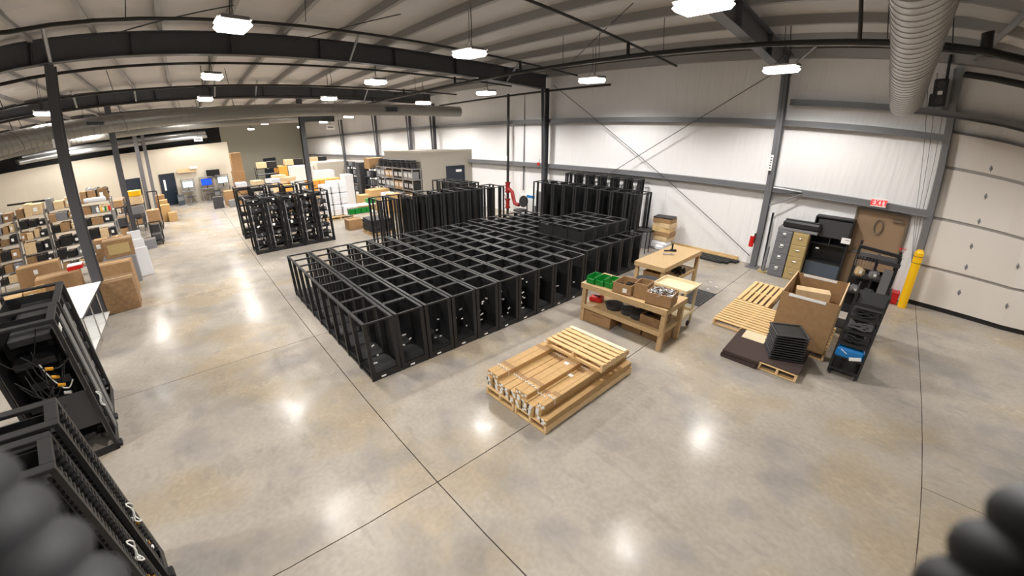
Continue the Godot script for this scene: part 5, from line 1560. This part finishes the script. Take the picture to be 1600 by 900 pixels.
	# cartons further back
	for b in [
		["kraft cartons in a strapped block behind the tall racks", -19.7, -8.3, 0.75, 1.05, 1.05, 0.0, M.kraft],
		["white bag-topped carton beside the strapped kraft block", -18.6, -8.35, 0.5, 0.95, 0.5, 0.0, M.film_white],
		["kraft carton right of the white bag behind the tall racks", -17.9, -8.4, 0.6, 0.95, 0.6, 0.0, M.kraft],
		["low kraft carton at the right end behind the tall racks", -16.9, -8.5, 0.9, 0.8, 0.6, 0.0, M.kraft],
		["kraft carton on the pallet behind the white bundles", -19.2, -7.3, 0.6, 0.9, 0.5, 0.0, M.kraft],
		["big brown carton on the black cabinet left of the reels", -22.2, -9.3, 0.7, 0.6, 0.9, 1.95, M.cardboard],
		["amber carton in the long row above the white bundles, left", -22.6, -5.75, 0.8, 0.55, 0.55, 1.05, M.amber_box],
		["amber carton in the long row above the white bundles, middle", -22.6, -6.35, 0.8, 0.55, 0.55, 1.05, M.amber_box],
		["amber carton in the long row above the white bundles, right", -22.6, -6.95, 0.8, 0.55, 0.55, 1.05, M.amber_box],
		["tan carton under the amber row, left", -22.6, -5.9, 0.9, 1.04, 0.85, 0.0, M.cardboard_pale],
		["tan carton under the amber row, right", -22.6, -6.85, 0.9, 1.04, 0.85, 0.0, M.cardboard_pale],
		["white carton stacked behind the amber row", -24.5, -7.0, 0.9, 1.95, 1.0, 0.0, M.film_white],
		["white carton at the right end of the amber row", -22.4, -7.65, 0.7, 1.75, 0.5, 0.0, M.film_white],
		["beige machine cabinet beyond the amber row", -27.0, -8.0, 1.5, 2.35, 1.8, 0.0, M.office_trim],
		["white machine cabinet left of the beige one beyond the amber row", -27.5, -6.4, 1.2, 2.2, 1.3, 0.0, M.white_paint],
		["yellow-brown carton stack left of the middle column", -23.5, -4.55, 0.7, 1.4, 0.6, 0.0, M.amber_box],
		["tan carton stack left of the yellow-brown one", -25.0, -4.5, 0.8, 1.9, 0.7, 0.0, M.cardboard_pale],
		["tan carton on the far rack top near the far door", -30.0, -5.6, 0.9, 2.2, 0.7, 0.0, M.amber_box],
		["brown carton tower at the end of the office partition, upper part", -33.0, -3.1, 0.8, 1.3, 0.7, 2.05, M.cardboard],
		["brown carton tower at the end of the office partition, lower part", -33.0, -3.1, 0.9, 2.05, 0.8, 0.0, M.cardboard],
		["big brown carton in front of the partition's right end", -30.4, -2.3, 0.9, 0.95, 1.1, 0.0, M.cardboard],
		["grey tote in front of the partition's right end", -29.0, -2.15, 0.5, 0.45, 0.6, 0.0, M.mid_grey],
		["dark case on wheels in front of the partition desks", -29.4, -1.25, 0.5, 0.75, 0.6, 0.0, M.charcoal]]:
		o = carton(b[0], Vector3(b[3], b[4], b[5]), Vector3(b[1], b[6], b[2]), 0.03, b[7])
		if b[7] == M.amber_box: part(o, "print_mark", box(0.005, 0.1, 0.12), M.cardboard_dark, Vector3(b[3] / 2, b[4] * 0.5, 0))
	for k in 3:
		shelving("dark_shelving", "dark shelving with machine parts between the white bundles and the office, %s from the left" % ORD[k], 1.1, 0.6, [0.5, 1.0, 1.5, 2.0], Vector3([-25.8, -24.6, -22.3][k], 0, -9.2), -PI / 2, M.charcoal)
		for l in 4:
			for q in 2:
				carton("%s on the %s dark shelf, %s unit by the far wall" % [["grey machine part", "black machine part"][(l + q) % 2], ["lowest", "second", "third", "top"][l], ORD[k] + [" left", " right"][q]], Vector3(0.4, 0.3, 0.35), Vector3([-25.8, -24.6, -22.3][k] - 0.25 + q * 0.5, [0.5, 1.0, 1.5, 2.0][l], -9.2), 0.0, [M.mid_grey, M.charcoal][(l + q) % 2], "machine parts on dark shelving")
	o = thing("dark_cabinet", "tall dark cabinet left of the reel shelving", "cabinet", Vector3(-23.3, 0, -9.0))
	part(o, "body", box(0.55, 2.3, 0.6, 0.01), M.charcoal, Vector3(0, 1.15, 0))
	part(o, "door", box(0.02, 2.1, 0.5, 0.005), M.charcoal, Vector3(0.28, 1.15, 0))
	# dark racks between the aisle and the middle column
	for k in 5:
		var z: float = -1.75 - k * 0.62
		cable_rack("dark equipment rack behind the cable-filled racks, %s from the left" % ORD[k], [2.05, 1.95, 2.0, 1.9, 1.95][k], 0.6, 0.8, Vector3(-17.9 - 0.2 * (k % 2), 0, z), 0.0, "dark racks behind the cable-filled ones", 2)
	for k in 4:
		o = carton("pinkish bag of foam on top of the racks behind the aisle, %s from the left" % ORD[k], Vector3(0.5, 0.16, 0.4), Vector3(-17.9, 2.06, -1.75 - k * 0.62), 0.2 * k, [M.film_white, M.cardboard_pale, M.film_white, M.cardboard_pale][k], "foam bags on the dark racks", false, "bag")
	for k in 3:
		shelving("black_shelving", "black shelving in front of the far wall, %s from the left" % ORD[k], 1.4, 0.7, [0.6, 1.2, 1.8, 2.2], Vector3(-29.5 - k * 0.6, 0, -4.6 - k * 1.9), 0.0, M.black_metal)
		for q in 2: carton("%s on top of the %s black shelving by the far wall" % [["tan box", "dark bundle"][q], ORD[k]], Vector3(0.5, 0.4, 0.6), Vector3(-29.5 - k * 0.6, 2.2, -4.3 - k * 1.9 - q * 0.65), 0.0, [M.cardboard_pale, M.black_plastic][q])
	# workstations along the partition
	for k in 3:
		var z: float = [0.35, -0.95, -2.1][k]
		o = thing("work_desk", "grey workstation desk against the office partition, %s from the left" % ORD[k], "desk", Vector3(-35.2, 0, z))
		part(o, "desktop", box(0.8, 0.04, 0.95, 0.006), M.mid_grey, Vector3(0, 0.95, 0))
		for s in [-1, 1]: part(o, "leg", box(0.7, 0.93, 0.05), M.galvanised, Vector3(0, 0.465, s * 0.42))
		part(o, "desk_shelf", box(0.5, 0.03, 0.9), M.mid_grey, Vector3(-0.1, 0.5, 0))
		part(o, "upper_shelf", box(0.4, 0.03, 0.95), M.mid_grey, Vector3(-0.2, 1.78, 0))
		for s in [-1, 1]: part(o, "upright", box(0.04, 0.85, 0.04), M.galvanised, Vector3(-0.3, 1.36, s * 0.44))
		o = thing("monitor", "%s on the %s workstation desk" % [["monitor with a pale lit screen", "monitor with a bright blue screen", "monitor with a pale lit screen"][k], ORD[k]], "monitor", Vector3(-34.95, 0.975, z))
		part(o, "stand", box(0.16, 0.3, 0.06), M.black_plastic, Vector3(-0.05, 0.15, 0))
		part(o, "bezel", box(0.05, 0.5, 0.74, 0.01), M.black_plastic, Vector3(0, 0.48, 0))
		part(o, "screen", box(0.01, 0.44, 0.68), [M.screen_white, M.screen_blue, M.screen_white][k], Vector3(0.028, 0.48, 0))
		o = thing("desk_stool", "dark stool in front of the %s workstation desk" % ORD[k], "stool", Vector3(-34.0, 0, z))
		part(o, "seat", cyl(0.22, 0.08, 16), M.charcoal, Vector3(0, 0.6, 0))
		part(o, "stem", cyl(0.04, 0.55, 8), M.mid_grey, Vector3(0, 0.3, 0))
		part(o, "foot", cyl(0.28, 0.05, 10), M.mid_grey, Vector3(0, 0.03, 0))
	o = thing("wall_screen", "black wall screen above the third workstation desk", "screen", Vector3(-35.8, 1.75, -1.55))
	part(o, "screen_panel", box(0.06, 0.52, 0.95, 0.01), M.black_plastic, Vector3(0.02, 0.26, 0))
	o = thing("whiteboard", "tan whiteboard shelf on the partition above the first desk", "shelf", Vector3(-35.7, 2.3, 0.25))
	part(o, "board", box(0.1, 0.3, 1.3, 0.01), M.cardboard_pale, Vector3(0, 0.15, 0))
	part(o, "paper_roll", cyl(0.1, 0.5, 12), M.white_label, Vector3(0.1, 0.3, -0.5), Vector3(PI / 2, 0, 0))
	for k in 2:
		o = thing("floor_cabinet", "low dark cabinet on the floor by the partition desks, %s" % ["left", "right"][k], "cabinet", Vector3(-34.9, 0, [1.0, -1.55][k]))
		part(o, "body", box(0.6, 0.75, 0.45, 0.01), [M.blue_grey, M.charcoal][k], Vector3(0, 0.375, 0))
		part(o, "drawer", box(0.02, 0.3, 0.38), M.mid_grey, Vector3(0.31, 0.5, 0))


# ---------------------------------------------------------------- the flexible legs that hold the camera
func tripod_leg(label: String, pts: Array) -> void:
	var o := fixed("tripod_leg", label, "tripod leg", pts[0])
	var n := 5
	for k in n:
		var t := float(k) / (n - 1) * (pts.size() - 1)
		var i := mini(int(t), pts.size() - 2)
		var p: Vector3 = (pts[i] as Vector3).lerp(pts[i + 1], t - i)
		var d: Vector3 = (pts[i + 1] - pts[i]).normalized()
		var st := start()
		st.set_smooth_group(1)
		var r := 0.0172
		var prof := [[-0.013, 0.0075], [-0.0118, 0.0105], [-0.009, 0.0138], [-0.0048, 0.0164], [0.0, r], [0.0048, 0.0164], [0.009, 0.0138], [0.0118, 0.0105], [0.013, 0.0075]]
		var u := d.cross(Vector3.UP).normalized()
		var v := u.cross(d).normalized()
		for q in prof.size() - 1:
			for w in 28:
				var a := TAU * w / 28.0
				var b := TAU * (w + 1) / 28.0
				var ea := u * cos(a) + v * sin(a)
				var eb := u * cos(b) + v * sin(b)
				quad(st, p + d * prof[q][0] + ea * prof[q][1], p + d * prof[q][0] + eb * prof[q][1], p + d * prof[q + 1][0] + eb * prof[q + 1][1], p + d * prof[q + 1][0] + ea * prof[q + 1][1], ea + eb + d * prof[q][0] * 40.0)
		built(o, "joint_ball", st, M.black_rubber, o.position)
	var core := start()
	tube(core, pts, 0.009, 12)
	built(o, "leg_core", core, M.black_rubber, o.position)


const LAMP := 22.5


func _ready() -> void:
	rng.seed = 7
	seed(7)
	# camera, air, exposure
	var cam := Camera3D.new()
	cam.name = "camera"
	cam.fov = 70.05
	cam.near = 0.02
	cam.far = 200.0
	cam.position = Vector3(0, 3.45 * G, 0)
	cam.rotation = Vector3(-0.388417, 0.893, -0.0061114)
	var lens := CameraAttributesPhysical.new()
	lens.frustum_focal_length = 12.0 / tan(deg_to_rad(70.05) / 2.0)
	lens.frustum_focus_distance = 9.0
	lens.frustum_near = 0.02
	lens.frustum_far = 200.0
	lens.exposure_aperture = 4.0
	cam.attributes = lens
	add_child(cam)
	cam.current = true
	var env := Environment.new()
	env.background_mode = Environment.BG_COLOR
	env.background_color = Color(0, 0, 0)
	env.tonemap_mode = Environment.TONE_MAPPER_LINEAR
	env.tonemap_exposure = 1.0
	env.sdfgi_enabled = true
	env.ssao_enabled = true
	env.ssil_enabled = true
	var we := WorldEnvironment.new()
	we.name = "environment"
	we.environment = env
	add_child(we)
	materials()
	# the lamps light the hall
	var spots := []
	for z in [-0.95, -5.5, -9.9]:
		for x in [-7.42, -12.35, -17.1, -22.0, -27.2, -33.0, -40.5]: spots.append([x, z])
	for p in [[-2.37, -5.5], [-2.33, -9.9], [-16.5, 4.2], [-10.0, 6.5], [-23.5, 4.2], [-29.5, 4.2], [-2.4, -0.6], [-4.5, 4.5], [5.8, -10.4], [-34.0, 6.5], [2.6, -0.5], [3.0, 5.0], [-10.0, 11.0], [-22.0, 11.0]]: spots.append(p)  # the unseen lamp near the partition is added to brighten it
	var k := 0
	for s in spots:
		lamp(Vector3(s[0], 5.35 + (minf(s[1], 2.5)) * 0.0245, s[1]), "lit high bay lamp %s" % lamp_place(s[0], s[1]), k)
		k += 1
	shell()
	overhead_door()
	for b in [[-2.75, "right roof beam over the column beside the filing cabinets"], [-11.6, "front dark roof beam crossing the whole picture"], [-20.6, "second dark roof beam behind the front one"], [-29.2, "third roof beam far back"], [-37.9, "fourth roof beam near the far wall"]]:
		rafter(b[1], b[0], 12.0 if b[0] < -5.0 else (-1.0 if b[0] < 0.0 else -5.5), M.dark_frame_steel if b[0] < -5.0 else (M.frame_steel if b[0] < 0.0 else M.purlin_steel))
	wall_column("grey wall column with the red extinguisher, right of the bracing", -2.75, 5.4, M.frame_steel)
	wall_column("dark wall column behind the tall black racks", -11.5, 5.4, M.dark_frame_steel)
	wall_column("dark wall column behind the beige office", -20.3, 5.4, M.dark_frame_steel)
	wall_column("slim grey wall column left of the beige office", -23.2, 5.4, M.frame_steel)
	wall_column("grey wall column third from the left far back", -28.5, 5.4, M.frame_steel)
	wall_column("grey wall column nearest the far wall", -36.0, 5.4, M.frame_steel)
	steel_column("dark steel column beside the white packing table, nearest on the left", -11.75, 2.66, 5.8, M.dark_frame_steel)
	steel_column("dark steel column second from the left, by the shelving", -21.0, 2.8, 5.85, M.dark_frame_steel)
	steel_column("grey steel column third from the left", -30.0, 2.8, 5.9, M.frame_steel)
	steel_column("grey steel column fourth from the left, by the blue door", -36.0 + 1.2, 2.72, 5.9, M.frame_steel)
	steel_column("dark steel column in the middle behind the cable-filled racks", -21.0, -5.25, 5.65, M.dark_frame_steel)
	racks()
	pallet_of_cartons()
	benches()
	pallet_corner()
	wall_things()
	overhead()
	left_side()
	far_end()
	tripod_leg("black flexible camera leg blurred in the lower left corner", [Vector3(-0.2108, 3.7403, 0.0887), Vector3(-0.2011, 3.7201, 0.0803), Vector3(-0.1884, 3.6996, 0.0715), Vector3(-0.1708, 3.6780, 0.0620)])
	tripod_leg("black flexible camera leg blurred in the lower right corner", [Vector3(0.0479, 3.7404, -0.2237), Vector3(0.0394, 3.7200, -0.2128), Vector3(0.0336, 3.7000, -0.1989), Vector3(0.0287, 3.6792, -0.1807)])


func lamp_place(x: float, z: float) -> String:
	var row := "along the back wall" if z < -9.0 else ("over the middle of the racks" if z < -3.0 else ("over the floor aisle" if z < 2.0 else ("over the left storage area" if z < 9.0 else "above the far left corner")))
	var bay := int(round((2.6 - x) / 5.2))
	return "%s, %s bay from the right" % [row, ORD[clampi(bay, 0, 17)]]
